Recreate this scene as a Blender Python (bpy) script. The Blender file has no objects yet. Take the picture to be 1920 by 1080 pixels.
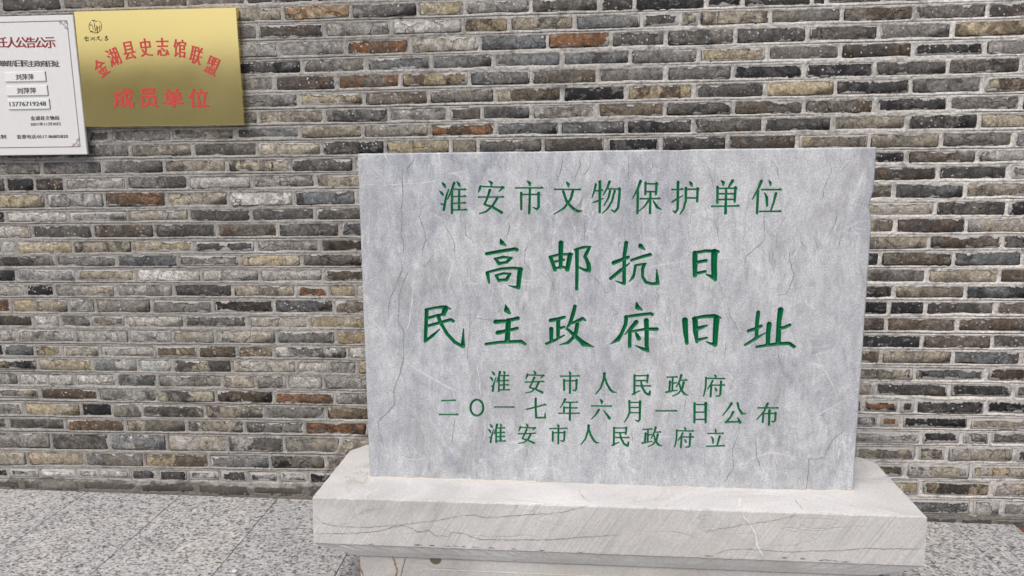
import bpy, math, random
import numpy as np
from mathutils import Vector, Matrix

# ------------------------------------------------------------------ camera, sky, sun, exposure
random.seed(7); rng = np.random.default_rng(7)
scene = bpy.context.scene
COL = scene.collection
F_PX, YAW, PITCH, ROLL, CAM_D, CAM_Z = 1430.0, 0.0724946, 0.1695039, -0.0119681, 2.95712, 1.39376

fw = np.array([-math.sin(YAW)*math.cos(PITCH), math.cos(YAW)*math.cos(PITCH), -math.sin(PITCH)])
rt = np.array([math.cos(YAW), math.sin(YAW), 0.0])
up = np.cross(rt, fw)
RT = math.cos(ROLL)*rt + math.sin(ROLL)*up
UP = -math.sin(ROLL)*rt + math.cos(ROLL)*up
CAM = np.array([0.0, -CAM_D, CAM_Z])

cd = bpy.data.cameras.new('camera')
cam = bpy.data.objects.new('camera', cd); COL.objects.link(cam)
M = Matrix([[RT[0], UP[0], -fw[0], CAM[0]], [RT[1], UP[1], -fw[1], CAM[1]], [RT[2], UP[2], -fw[2], CAM[2]], [0, 0, 0, 1]])
cam.matrix_world = M
cd.sensor_fit = 'HORIZONTAL'; cd.sensor_width = 36.0; cd.lens = 36.0*F_PX/1920.0
cd.clip_start = 0.05; cd.clip_end = 2000.0
scene.camera = cam

SUN_EL, SUN_AZ = 56.0, 200.0      # high sun from behind the camera, veiled by thin cloud (azimuth from +Y, clockwise)
world = bpy.data.worlds.new('World'); scene.world = world; world.use_nodes = True
wn = world.node_tree; wn.nodes.clear()
sky = wn.nodes.new('ShaderNodeTexSky'); sky.sky_type = 'NISHITA'; sky.sun_disc = False
sky.sun_elevation = math.radians(SUN_EL); sky.sun_rotation = math.radians(SUN_AZ)
sky.air_density = 1.0; sky.dust_density = 4.4; sky.ozone_density = 0.8
bg = wn.nodes.new('ShaderNodeBackground'); bg.inputs[1].default_value = 0.13
wo = wn.nodes.new('ShaderNodeOutputWorld')
wn.links.new(sky.outputs[0], bg.inputs[0]); wn.links.new(bg.outputs[0], wo.inputs[0])

sl = bpy.data.lights.new('sun', 'SUN'); sl.energy = 1.5; sl.angle = math.radians(24); sl.color = (1.0, 0.99, 0.965)
so = bpy.data.objects.new('sun', sl); COL.objects.link(so)
az, el = math.radians(SUN_AZ), math.radians(SUN_EL)
sd = Vector((math.sin(az)*math.cos(el), math.cos(az)*math.cos(el), math.sin(el)))
so.rotation_euler = sd.to_track_quat('Z', 'Y').to_euler(); so.location = (0, -4, 8)

vs = scene.view_settings
vs.view_transform = 'Standard'; vs.look = 'None'; vs.gamma = 1.0; vs.use_curve_mapping = False
vs.exposure = 0.27

# ------------------------------------------------------------------ pixel -> place helpers (photo is 1920 x 1080)
def ray(x, y):
    return fw*F_PX + RT*(x-960) - UP*(y-540)
def on_wall(x, y, Y=0.0):
    d = ray(x, y); t = (Y - CAM[1])/d[1]
    return CAM + t*d
def on_plane(x, y, o, n):
    d = ray(x, y); t = np.dot(o-CAM, n)/np.dot(d, n)
    return CAM + t*d
def on_level(x, y, z):
    d = ray(x, y); t = (z-CAM[2])/d[2]
    return CAM + t*d
def to_px(p):
    v = np.asarray(p, float)-CAM
    w = v @ fw
    return 960 + F_PX*(v @ RT)/w, 540 - F_PX*(v @ UP)/w

# ------------------------------------------------------------------ mesh helpers
def link(name, me, mat=None, parent=None):
    o = bpy.data.objects.new(name, me); COL.objects.link(o)
    if mat is not None and me is not None and len(me.materials) == 0:
        for m in (mat if isinstance(mat, (list, tuple)) else [mat]): me.materials.append(m)
    if parent is not None: o.parent = parent
    return o
def mesh_np(name, verts, quads, smooth=True):
    me = bpy.data.meshes.new(name)
    verts = np.asarray(verts, np.float32); quads = np.asarray(quads, np.int32)
    n = quads.shape[1]
    me.vertices.add(len(verts)); me.vertices.foreach_set('co', verts.ravel())
    me.loops.add(quads.size); me.loops.foreach_set('vertex_index', quads.ravel())
    me.polygons.add(len(quads))
    me.polygons.foreach_set('loop_start', np.arange(0, quads.size, n, dtype=np.int32))
    me.polygons.foreach_set('loop_total', np.full(len(quads), n, np.int32))
    me.polygons.foreach_set('use_smooth', np.full(len(quads), smooth))
    me.update(calc_edges=True)
    return me
def mesh_py(name, v, f, smooth=False):
    me = bpy.data.meshes.new(name); me.from_pydata([tuple(map(float, p)) for p in v], [], f); me.update()
    if smooth:
        for p in me.polygons: p.use_smooth = True
    return me
def empty(name, loc=(0, 0, 0), rz=0.0):
    o = bpy.data.objects.new(name, None); COL.objects.link(o)
    o.location = loc; o.rotation_euler = (0, 0, rz); o.empty_display_size = 0.1
    return o
def tag(o, label=None, cat=None, group=None, kind=None):
    if label: o['label'] = label
    if cat: o['category'] = cat
    if group: o['group'] = group
    if kind: o['kind'] = kind
    return o
def bevel_box(x0, x1, y0, y1, z0, z1, b=0.003):
    """box with all edges chamfered by b: 24 verts"""
    v, f = [], []
    X, Y, Z = (x0, x1), (y0, y1), (z0, z1)
    idx = {}
    for i in (0, 1):
        for j in (0, 1):
            for k in (0, 1):
                sx, sy, sz = (1 if i == 0 else -1), (1 if j == 0 else -1), (1 if k == 0 else -1)
                for a in range(3):
                    p = [X[i]+sx*b, Y[j]+sy*b, Z[k]+sz*b]
                    p[a] = (X[i], Y[j], Z[k])[a]
                    idx[(i, j, k, a)] = len(v); v.append(p)
    def quad(a, fixed, ids):
        f.append([idx[t] for t in ids])
    for s in (0, 1):
        f.append([idx[(s, j, k, 0)] for j, k in ((0, 0), (0, 1), (1, 1), (1, 0))][::(1 if s == 0 else -1)])
        f.append([idx[(i, s, k, 1)] for i, k in ((0, 0), (1, 0), (1, 1), (0, 1))][::(1 if s == 0 else -1)])
        f.append([idx[(i, j, s, 2)] for i, j in ((0, 0), (0, 1), (1, 1), (1, 0))][::(1 if s == 0 else -1)])
    for i in (0, 1):
        for j in (0, 1):
            f.append([idx[(i, j, 0, 0)], idx[(i, j, 1, 0)], idx[(i, j, 1, 1)], idx[(i, j, 0, 1)]])
            f.append([idx[(i, 0, j, 0)], idx[(i, 1, j, 0)], idx[(i, 1, j, 2)], idx[(i, 0, j, 2)]])
            f.append([idx[(0, i, j, 1)], idx[(1, i, j, 1)], idx[(1, i, j, 2)], idx[(0, i, j, 2)]])
            for k in (0, 1): f.append([idx[(i, j, k, 0)], idx[(i, j, k, 1)], idx[(i, j, k, 2)]])
    return v, f
def fix_normals(me):
    import bmesh
    bm = bmesh.new(); bm.from_mesh(me); bmesh.ops.recalc_face_normals(bm, faces=bm.faces); bm.to_mesh(me); bm.free()

def vnoise(x, z, seed=0):
    """smooth 2-D value noise, -1..1"""
    r = np.random.default_rng(seed); T = r.uniform(-1, 1, (256, 256))
    xi, zi = np.floor(x).astype(int), np.floor(z).astype(int)
    fx, fz = x-xi, z-zi
    fx = fx*fx*(3-2*fx); fz = fz*fz*(3-2*fz)
    a, b = T[xi & 255, zi & 255], T[(xi+1) & 255, zi & 255]
    c, d = T[xi & 255, (zi+1) & 255], T[(xi+1) & 255, (zi+1) & 255]
    return (a*(1-fx)+b*fx)*(1-fz)+(c*(1-fx)+d*fx)*fz

# ------------------------------------------------------------------ node helpers
class NT:
    def __init__(s, name):
        s.m = bpy.data.materials.new(name); s.m.use_nodes = True
        s.t = s.m.node_tree; s.t.nodes.clear()
        s.out = s.n('ShaderNodeOutputMaterial'); s.b = s.n('ShaderNodeBsdfPrincipled')
        s.l(s.b.outputs[0], s.out.inputs[0])
    def n(s, t, **k):
        x = s.t.nodes.new(t)
        for a, v in k.items(): setattr(x, a, v)
        return x
    def l(s, a, b): s.t.links.new(a, b)
    def inp(s, sock, v):
        if isinstance(v, bpy.types.NodeSocket): s.l(v, sock)
        elif v is not None:
            if sock.type == 'RGBA' and len(v) == 3: v = (*v, 1)
            sock.default_value = v
    def math(s, op, a, b=None, c=None, clamp=False):
        x = s.n('ShaderNodeMath', operation=op, use_clamp=clamp)
        s.inp(x.inputs[0], a); s.inp(x.inputs[1], b)
        if c is not None: s.inp(x.inputs[2], c)
        return x.outputs[0]
    def vmath(s, op, a, b=None):
        x = s.n('ShaderNodeVectorMath', operation=op); s.inp(x.inputs[0], a); s.inp(x.inputs[1], b)
        return x.outputs[0]
    def mix(s, fac, a, b, mode='MIX'):
        x = s.n('ShaderNodeMix', data_type='RGBA', blend_type=mode)
        s.inp(x.inputs[0], fac); s.inp(x.inputs[6], a); s.inp(x.inputs[7], b)
        return x.outputs[2]
    def noise(s, vec, scale, detail=3, rough=0.55, dist=0.0):
        x = s.n('ShaderNodeTexNoise'); s.inp(x.inputs['Vector'], vec)
        x.inputs['Scale'].default_value = scale; x.inputs['Detail'].default_value = detail
        x.inputs['Roughness'].default_value = rough; x.inputs['Distortion'].default_value = dist
        return x
    def voro(s, vec, scale, feature='F1', rnd=1.0):
        x = s.n('ShaderNodeTexVoronoi', feature=feature); s.inp(x.inputs['Vector'], vec)
        x.inputs['Scale'].default_value = scale; x.inputs['Randomness'].default_value = rnd
        return x
    def ramp(s, fac, stops, interp='LINEAR'):
        x = s.n('ShaderNodeValToRGB'); x.color_ramp.interpolation = interp
        e = x.color_ramp.elements
        while len(e) < len(stops): e.new(0.5)
        for k, (p, c) in zip(e, stops):
            k.position = p; k.color = (c, c, c, 1) if isinstance(c, (int, float)) else (*c, 1)
        s.inp(x.inputs[0], fac)
        return x.outputs[0]
    def mapv(s, vec, scale=(1, 1, 1), loc=(0, 0, 0), rot=(0, 0, 0)):
        x = s.n('ShaderNodeMapping'); s.inp(x.inputs[0], vec)
        x.inputs['Location'].default_value = loc; x.inputs['Rotation'].default_value = rot; x.inputs['Scale'].default_value = scale
        return x.outputs[0]
    def bump(s, h, strength=0.3, dist=0.002, normal=None):
        x = s.n('ShaderNodeBump'); x.inputs['Strength'].default_value = strength; x.inputs['Distance'].default_value = dist
        s.inp(x.inputs['Height'], h)
        if normal is not None: s.l(normal, x.inputs['Normal'])
        s.l(x.outputs[0], s.b.inputs['Normal'])
        return x.outputs[0]
    def vein(s, vec, scale, width, detail=4, dist=0.0):
        """thin wandering lines: iso-contour of a noise"""
        f = s.noise(vec, scale, detail, 0.6, dist).outputs[0]
        d = s.math('ABSOLUTE', s.math('SUBTRACT', f, 0.5))
        return s.ramp(d, [(0.0, 1.0), (width, 0.0)])
    def pos(s): return s.n('ShaderNodeNewGeometry').outputs['Position']
    def obj(s): return s.n('ShaderNodeTexCoord').outputs['Object']

def plain(name, col, rough=0.6, metal=0.0):
    t = NT(name); t.b.inputs['Base Color'].default_value = (*col, 1)
    t.b.inputs['Roughness'].default_value = rough; t.b.inputs['Metallic'].default_value = metal
    n = t.noise(t.pos(), 60, 3)
    t.l(t.mix(t.math('MULTIPLY', n.outputs[0], 0.35), col, tuple(c*0.72 for c in col)), t.b.inputs['Base Color'])
    return t.m

# ------------------------------------------------------------------ materials
def brick_material(name, joined):
    t = NT(name); P = t.pos()
    if joined:
        A = t.n('ShaderNodeAttribute', attribute_name='tone_a').outputs['Color']
        B = t.n('ShaderNodeAttribute', attribute_name='tone_b').outputs['Color']
        R = t.n('ShaderNodeAttribute', attribute_name='shift').outputs['Fac']
        S = t.n('ShaderNodeAttribute', attribute_name='soil').outputs['Fac']
        LM = t.n('ShaderNodeAttribute', attribute_name='lime').outputs['Fac']
    else:
        A = t.n('ShaderNodeAttribute', attribute_type='OBJECT', attribute_name='tone_a').outputs['Vector']
        B = t.n('ShaderNodeAttribute', attribute_type='OBJECT', attribute_name='tone_b').outputs['Vector']
        R = t.n('ShaderNodeAttribute', attribute_type='OBJECT', attribute_name='shift').outputs['Fac']
        S = t.n('ShaderNodeAttribute', attribute_type='OBJECT', attribute_name='soil').outputs['Fac']
        LM = t.n('ShaderNodeAttribute', attribute_type='OBJECT', attribute_name='lime').outputs['Fac']
    if joined:
        EX = t.n('ShaderNodeAttribute', attribute_name='edge_x').outputs['Fac']; EZ = t.n('ShaderNodeAttribute', attribute_name='edge_z').outputs['Fac']
        SX = t.n('ShaderNodeAttribute', attribute_name='size_x').outputs['Fac']; SZ = t.n('ShaderNodeAttribute', attribute_name='size_z').outputs['Fac']
    else:
        ob = t.n('ShaderNodeSeparateXYZ'); t.l(t.obj(), ob.inputs[0])
        SX = t.n('ShaderNodeAttribute', attribute_type='OBJECT', attribute_name='size_x').outputs['Fac']; SZ = t.n('ShaderNodeAttribute', attribute_type='OBJECT', attribute_name='size_z').outputs['Fac']
        EX, EZ = ob.outputs[0], ob.outputs[2]
    ex = t.math('MULTIPLY', t.math('SUBTRACT', 0.5, t.math('ABSOLUTE', EX)), SX)
    ez = t.math('MULTIPLY', t.math('SUBTRACT', 0.5, t.math('ABSOLUTE', EZ)), SZ)
    edge = t.math('MINIMUM', ex, ez)
    off = t.n('ShaderNodeCombineXYZ'); t.l(t.math('MULTIPLY', R, 37.0), off.inputs[0]); t.l(t.math('MULTIPLY', R, 91.0), off.inputs[2])
    t.l(t.math('MULTIPLY', R, 53.0), off.inputs[1])
    V = t.vmath('ADD', P, off.outputs[0])
    # blocks and clouds of the second tone
    wob = t.noise(V, 24, 3)
    Vw = t.vmath('ADD', V, t.vmath('MULTIPLY', wob.outputs['Color'], (0.05, 0.05, 0.05)))
    cells = t.voro(t.mapv(Vw, (1.0, 1, 0.35)), 10.0)
    blk = t.ramp(t.n('ShaderNodeSeparateColor').outputs[0], [(0, 0), (1, 1)])
    sep = t.n('ShaderNodeSeparateColor'); t.l(cells.outputs['Color'], sep.inputs[0])
    blk = t.ramp(sep.outputs[0], [(0.56, 0.0), (0.585, 1.0)])
    cloud = t.ramp(t.noise(V, 16, 6, 0.66, 0.8).outputs[0], [(0.46, 0.0), (0.56, 1.0)])
    f = t.math('MAXIMUM', t.math('MULTIPLY', blk, 0.85), t.math('MULTIPLY', cloud, 0.75))
    c = t.mix(f, A, B)
    # grain, soot, pale bloom
    g = t.noise(V, 150, 4, 0.7).outputs[0]
    c = t.mix(0.8, c, t.ramp(g, [(0.28, 0.32), (0.5, 0.95), (0.70, 1.65)]), 'MULTIPLY')
    g2 = t.noise(V, 46, 5, 0.65, 0.5).outputs[0]
    c = t.mix(0.75, c, t.ramp(g2, [(0.32, 0.42), (0.52, 1.0), (0.68, 1.6)]), 'MULTIPLY')
    soot = t.ramp(t.noise(V, 26, 6, 0.74, 0.6).outputs[0], [(0.555, 0.0), (0.60, 1.0)])
    c = t.mix(t.math('MULTIPLY', soot, 0.42), c, (0.026, 0.025, 0.025))
    pale = t.ramp(t.noise(t.mapv(V, (0.8, 1, 1.3), (5, 5, 5)), 30, 7, 0.76, 0.4).outputs[0], [(0.565, 0.0), (0.61, 1.0)])
    c = t.mix(t.math('MULTIPLY', pale, 0.40), c, (0.30, 0.288, 0.268))
    bloom = t.ramp(t.noise(V, 34, 6, 0.72, 1.4).outputs[0], [(0.62, 0.0), (0.67, 1.0)])
    c = t.mix(t.math('MULTIPLY', bloom, t.math('ADD', 0.5, t.math('MULTIPLY', LM, 40.0))), c, (0.34, 0.32, 0.295))
    # hairline cracks and white lime specks
    cr = t.voro(t.vmath('ADD', V, t.vmath('MULTIPLY', t.noise(V, 30, 2).outputs['Color'], (0.03, 0.03, 0.03))), 9.0, 'DISTANCE_TO_EDGE').outputs[0]
    crm = t.math('MULTIPLY', t.ramp(cr, [(0.0, 1.0), (0.016, 0.0)]), t.ramp(t.noise(V, 7, 2).outputs[0], [(0.5, 0.0), (0.58, 1.0)]))
    c = t.mix(t.math('MULTIPLY', crm, 0.75), c, (0.02, 0.018, 0.016))
    sp = t.voro(t.vmath('ADD', V, t.vmath('MULTIPLY', t.noise(V, 130, 2).outputs['Color'], (0.012, 0.012, 0.012))), 75.0); sp2 = t.n('ShaderNodeSeparateColor'); t.l(sp.outputs['Color'], sp2.inputs[0])
    spot = t.math('MULTIPLY', t.ramp(sp.outputs[0], [(0.16, 1.0), (0.30, 0.0)]), t.ramp(sp2.outputs[1], [(0.84, 0.0), (0.88, 1.0)]))
    c = t.mix(t.math('MULTIPLY', spot, 0.8), c, (0.52, 0.50, 0.47))
    # lime dragged over the arrises when the joints were pointed
    lim = t.math('ADD', t.math('ADD', LM, 0.0038), t.math('ADD', t.math('MULTIPLY', t.math('SUBTRACT', t.noise(P, 95, 4, 0.7).outputs[0], 0.5), 0.020), t.math('MULTIPLY', t.ramp(t.noise(V, 14, 4, 0.6).outputs[0], [(0.50, 0.0), (0.75, 1.0)]), 0.016)))
    sm = t.ramp(t.math('MULTIPLY', t.math('SUBTRACT', lim, edge), 400.0), [(0.0, 0.0), (0.9, 1.0)])
    c = t.mix(t.math('MULTIPLY', sm, 0.88), c, t.mix(t.noise(P, 110, 4, 0.7).outputs[0], (0.24, 0.23, 0.218), (0.60, 0.585, 0.56)))
    gap = t.math('SUBTRACT', edge, lim)
    cv = t.math('MULTIPLY', t.ramp(t.math('ABSOLUTE', t.math('SUBTRACT', t.math('MULTIPLY', gap, 300.0), 0.3)), [(0.0, 1.0), (0.5, 0.0)]), t.ramp(t.noise(P, 24, 3).outputs[0], [(0.46, 0.0), (0.56, 1.0)]))
    c = t.mix(t.math('MULTIPLY', cv, 0.8), c, (0.022, 0.02, 0.018))
    c = t.mix(t.math('MULTIPLY', S, 0.72), c, t.mix(t.noise(P, 60, 5, 0.7).outputs[0], (0.02, 0.017, 0.014), (0.15, 0.132, 0.112)))
    t.l(c, t.b.inputs['Base Color'])
    t.b.inputs['Roughness'].default_value = 0.86; t.b.inputs['Specular IOR Level'].default_value = 0.25
    h = t.math('ADD', t.math('MULTIPLY', g, 0.5), t.math('ADD', t.math('SUBTRACT', g2, t.math('ADD', crm, cv)), t.math('MULTIPLY', sm, 0.6)))
    t.bump(h, 0.8, 0.004)
    return t.m

def mortar_material():
    t = NT('lime_mortar'); P = t.pos()
    n1 = t.noise(P, 3.0, 4, 0.6).outputs[0]; n2 = t.noise(P, 90, 5, 0.7).outputs[0]; n3 = t.noise(P, 22, 4, 0.6).outputs[0]
    px = t.n('ShaderNodeSeparateXYZ'); t.l(P, px.inputs[0])
    fx = t.math('ADD', t.math('MULTIPLY', px.outputs[0], 0.26), t.math('ADD', t.math('MULTIPLY', n1, 1.5), -0.38))
    c = t.mix(t.ramp(fx, [(0.0, 0), (1.0, 1)]), (0.335, 0.318, 0.292), (0.67, 0.645, 0.60))
    c = t.mix(0.8, c, t.ramp(n2, [(0.28, 0.42), (0.5, 0.98), (0.72, 1.35)]), 'MULTIPLY')
    c = t.mix(t.ramp(n3, [(0.53, 0), (0.66, 0.62)]), c, (0.17, 0.16, 0.148))
    c = t.mix(t.ramp(t.noise(P, 38, 6, 0.75, 1.0).outputs[0], [(0.60, 0), (0.66, 0.7)]), c, (0.06, 0.056, 0.052))
    gr = t.n('ShaderNodeAttribute', attribute_name='line').outputs['Fac']     # soot settled in the scribed line
    c = t.mix(t.math('MULTIPLY', gr, t.ramp(t.noise(P, 5, 3).outputs[0], [(0.36, 0.35), (0.5, 0.95)])), c, (0.05, 0.047, 0.044))
    ft = t.n('ShaderNodeAttribute', attribute_name='footing').outputs['Fac']   # cement footing, coarse and brown with soil
    c = t.mix(t.math('MULTIPLY', ft, 0.8), c, t.mix(n2, (0.045, 0.038, 0.032), (0.20, 0.18, 0.155)))
    t.l(c, t.b.inputs['Base Color']); t.b.inputs['Roughness'].default_value = 0.92; t.b.inputs['Specular IOR Level'].default_value = 0.2
    t.bump(t.math('ADD', n2, n3), 0.9, 0.005)
    return t.m

def tablet_material():
    t = NT('grey_limestone'); V = t.obj()
    big = t.noise(t.mapv(V, (3.2, 3.2, 1.1)), 1.0, 6, 0.62, 1.2).outputs[0]
    mid = t.noise(t.mapv(V, (1.6, 1.6, 0.8)), 9.0, 5, 0.65, 0.8).outputs[0]
    fine = t.noise(V, 210, 3, 0.75).outputs[0]
    c = t.mix(t.ramp(big, [(0.33, 0), (0.66, 1)]), (0.305, 0.322, 0.358), (0.452, 0.463, 0.476))
    c = t.mix(t.ramp(mid, [(0.40, 0), (0.64, 0.7)]), c, (0.54, 0.555, 0.562))
    c = t.mix(0.7, c, t.ramp(fine, [(0.28, 0.42), (0.5, 1.0), (0.72, 1.5)]), 'MULTIPLY')
    # warm clay-grey drifts between the veins
    dr = t.ramp(t.noise(t.mapv(V, (9, 9, 4.2)), 1.0, 8, 0.76, 1.0).outputs[0], [(0.50, 0), (0.62, 0.45)])
    c = t.mix(dr, c, (0.285, 0.275, 0.275))
    cr2 = t.ramp(t.noise(t.mapv(V, (1, 1, 0.55)), 46, 8, 0.8, 0.6).outputs[0], [(0.36, 0.72), (0.5, 1.0), (0.62, 1.28)])
    c = t.mix(0.5, c, cr2, 'MULTIPLY')
    Vz = t.mapv(V, (1.0, 1.0, 0.24), (0.3, 0, 0.1))
    v1 = t.math('MULTIPLY', t.vein(Vz, 7.5, 0.016, 8, 0.3), t.ramp(t.noise(V, 4.3, 4).outputs[0], [(0.44, 0), (0.60, 1)]))
    c = t.mix(t.math('MULTIPLY', v1, 0.3), c, (0.16, 0.158, 0.165))
    v3 = t.math('MULTIPLY', t.vein(t.mapv(V, (1, 1, 0.2), (6, 2, 9)), 9.0, 0.02, 8, 0.2), t.ramp(t.noise(t.mapv(V, loc=(1, 8, 2)), 3.5, 4).outputs[0], [(0.46, 0), (0.62, 1)]))
    c = t.mix(t.math('MULTIPLY', v3, 0.4), c, (0.66, 0.66, 0.67))
    v2 = t.math('MULTIPLY', t.vein(t.mapv(V, (1, 1, 0.5), (4, 1, 3)), 3.4, 0.005, 5, 0.2), t.ramp(t.noise(t.mapv(V, loc=(2, 5, 1)), 3.6, 3).outputs[0], [(0.55, 0), (0.62, 1)]))
    c = t.mix(t.math('MULTIPLY', v2, 0.6), c, (0.72, 0.72, 0.72))
    # chalky scuffs and pale flecks
    sc = t.math('MULTIPLY', t.vein(t.mapv(V, (0.5, 1, 2.2), (1, 2, 7), (0, 0.35, 0)), 3.0, 0.006, 2), t.ramp(t.noise(t.mapv(V, loc=(7, 1, 3)), 5, 3).outputs[0], [(0.54, 0), (0.62, 1)]))
    c = t.mix(t.math('MULTIPLY', sc, 0.5), c, (0.74, 0.74, 0.75))
    fl = t.ramp(t.noise(t.mapv(V, loc=(3, 3, 3)), 38, 6, 0.75, 0.8).outputs[0], [(0.66, 0), (0.76, 0.6)])
    c = t.mix(fl, c, (0.68, 0.675, 0.67))
    # green paint lying in the carved strokes
    pa = t.n('ShaderNodeAttribute', attribute_name='paint').outputs['Fac']
    gn = t.mix(t.noise(V, 45, 3).outputs[0], (0.001, 0.085, 0.034), (0.003, 0.165, 0.060))
    wear = t.math('ADD', pa, t.math('MULTIPLY', t.math('SUBTRACT', t.noise(V, 260, 3).outputs[0], 0.5), 0.35))
    pm = t.ramp(wear, [(0.38, 0), (0.62, 1)])
    c = t.mix(pm, c, gn)
    t.l(c, t.b.inputs['Base Color'])
    t.l(t.mix(pm, (0.62,)*3, (0.38,)*3), t.b.inputs['Roughness']); t.b.inputs['Specular IOR Level'].default_value = 0.3
    h = t.math('SUBTRACT', t.math('MULTIPLY', fine, 0.6), t.math('MULTIPLY', v1, 0.9))
    t.bump(h, 0.25, 0.002)
    return t.m

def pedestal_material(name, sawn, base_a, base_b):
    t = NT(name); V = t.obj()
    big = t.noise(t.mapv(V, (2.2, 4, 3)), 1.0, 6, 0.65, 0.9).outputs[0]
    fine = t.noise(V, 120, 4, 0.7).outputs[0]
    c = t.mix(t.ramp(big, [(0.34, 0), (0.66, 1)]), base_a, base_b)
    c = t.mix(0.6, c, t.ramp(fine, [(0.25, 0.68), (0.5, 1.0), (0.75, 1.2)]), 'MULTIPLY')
    h = t.math('MULTIPLY', fine, 0.4)
    if sawn:        # slanting saw strokes
        W = t.mapv(V, (1, 1, 1), (0, 0, 0), (0, math.radians(-33), 0))
        s1 = t.noise(t.mapv(W, (250, 3, 4.0)), 1.0, 3, 0.6).outputs[0]
        s2 = t.noise(t.mapv(W, (26, 3, 1.2), (5, 0, 2)), 1.0, 4, 0.65).outputs[0]
        c = t.mix(0.75, c, t.ramp(s1, [(0.28, 0.72), (0.5, 1.0), (0.72, 1.16)]), 'MULTIPLY')
        c = t.mix(t.ramp(s2, [(0.54, 0), (0.74, 0.42)]), c, tuple(k*0.62 for k in base_a))
        h = t.math('ADD', h, s1)
    v1 = t.math('MULTIPLY', t.vein(t.mapv(V, (0.16, 0.6, 1.0), (1.7, 0, 0.4)), 5.5, 0.0045, 3.5, 0.0), t.ramp(t.noise(V, 2.4, 2).outputs[0], [(0.44, 0), (0.54, 1)]))
    c = t.mix(t.math('MULTIPLY', v1, 0.12 if sawn else 0.25), c, (0.16, 0.15, 0.14))
    v2 = t.math('MULTIPLY', t.vein(t.mapv(V, (1.4, 1, 0.5), (8, 3, 2)), 2.2, 0.005, 4), t.ramp(t.noise(t.mapv(V, loc=(4, 4, 4)), 2.0, 2).outputs[0], [(0.5, 0), (0.58, 1)]))
    c = t.mix(t.math('MULTIPLY', v2, 0.35), c, (0.80, 0.78, 0.75))
    ru = t.math('MULTIPLY', t.vein(t.mapv(V, (1, 1, 0.8), (2, 9, 5)), 4.0, 0.016, 6, 0.6), t.ramp(t.noise(t.mapv(V, loc=(9, 2, 4)), 3.4, 2).outputs[0], [(0.56, 0), (0.64, 1)]))
    c = t.mix(t.math('MULTIPLY', ru, 0.4 if not sawn else 0.08), c, (0.34, 0.27, 0.17))
    st = t.ramp(t.noise(t.mapv(V, (1, 1, 1), (3, 1, 8)), 3.6, 4, 0.6).outputs[0], [(0.56, 0), (0.72, 0.3)])
    c = t.mix(st, c, (0.46, 0.43, 0.38))
    t.l(c, t.b.inputs['Base Color']); t.b.inputs['Roughness'].default_value = 0.75; t.b.inputs['Specular IOR Level'].default_value = 0.25
    t.bump(t.math('SUBTRACT', h, v1), 0.35, 0.003)
    return t.m

def granite_material():
    t = NT('flamed_granite'); P = t.pos()
    Vg = t.mapv(P, (0.85, 1, 1))
    d = t.vmath('ADD', Vg, t.vmath('MULTIPLY', t.noise(P, 60, 2).outputs['Color'], (0.012, 0.012, 0.012)))
    a = t.voro(d, 128.0); sa = t.n('ShaderNodeSeparateColor'); t.l(a.outputs['Color'], sa.inputs[0])
    b = t.noise(P, 95, 5, 0.75).outputs[0]
    c = t.ramp(sa.outputs[0], [(0.0, (0.11, 0.112, 0.115)), (0.16, (0.22, 0.22, 0.222)), (0.32, (0.36, 0.358, 0.352)), (0.62, (0.465, 0.46, 0.455)), (0.9, (0.55, 0.545, 0.535)), (1.0, (0.50, 0.475, 0.46))])
    c = t.mix(0.85, c, t.ramp(b, [(0.3, 0.42), (0.5, 0.98), (0.68, 1.32)]), 'MULTIPLY')
    rnd = t.n('ShaderNodeObjectInfo').outputs['Random']
    c = t.mix(1.0, c, t.ramp(rnd, [(0, (0.87, 0.88, 0.89)), (1, (0.98, 0.97, 0.95))]), 'MULTIPLY')
    blot = t.noise(P, 2.6, 4, 0.6, 0.5).outputs[0]
    c = t.mix(1.0, c, t.ramp(blot, [(0.32, (0.90, 0.90, 0.92)), (0.5, (1, 1, 1)), (0.68, (1.1, 1.07, 1.03))]), 'MULTIPLY')
    t.l(c, t.b.inputs['Base Color']); t.b.inputs['Roughness'].default_value = 0.8; t.b.inputs['Specular IOR Level'].default_value = 0.3
    t.bump(t.math('ADD', b, sa.outputs[0]), 0.5, 0.003)
    return t.m

def brass_material():
    t = NT('polished_brass'); V = t.obj()
    n = t.noise(t.mapv(V, (3, 3, 3)), 1.0, 4).outputs[0]
    br = t.noise(t.mapv(V, (2, 1, 260)), 1.0, 3).outputs[0]
    c = t.mix(n, (0.84, 0.66, 0.26), (0.90, 0.73, 0.33))
    t.l(c, t.b.inputs['Base Color']); t.b.inputs['Metallic'].default_value = 1.0
    t.l(t.ramp(n, [(0.3, 0.10), (0.7, 0.15)]), t.b.inputs['Roughness'])
    t.bump(t.math('ADD', t.math('MULTIPLY', br, 0.04), t.math('MULTIPLY', n, 1.0)), 0.06, 0.004)
    return t.m

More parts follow.
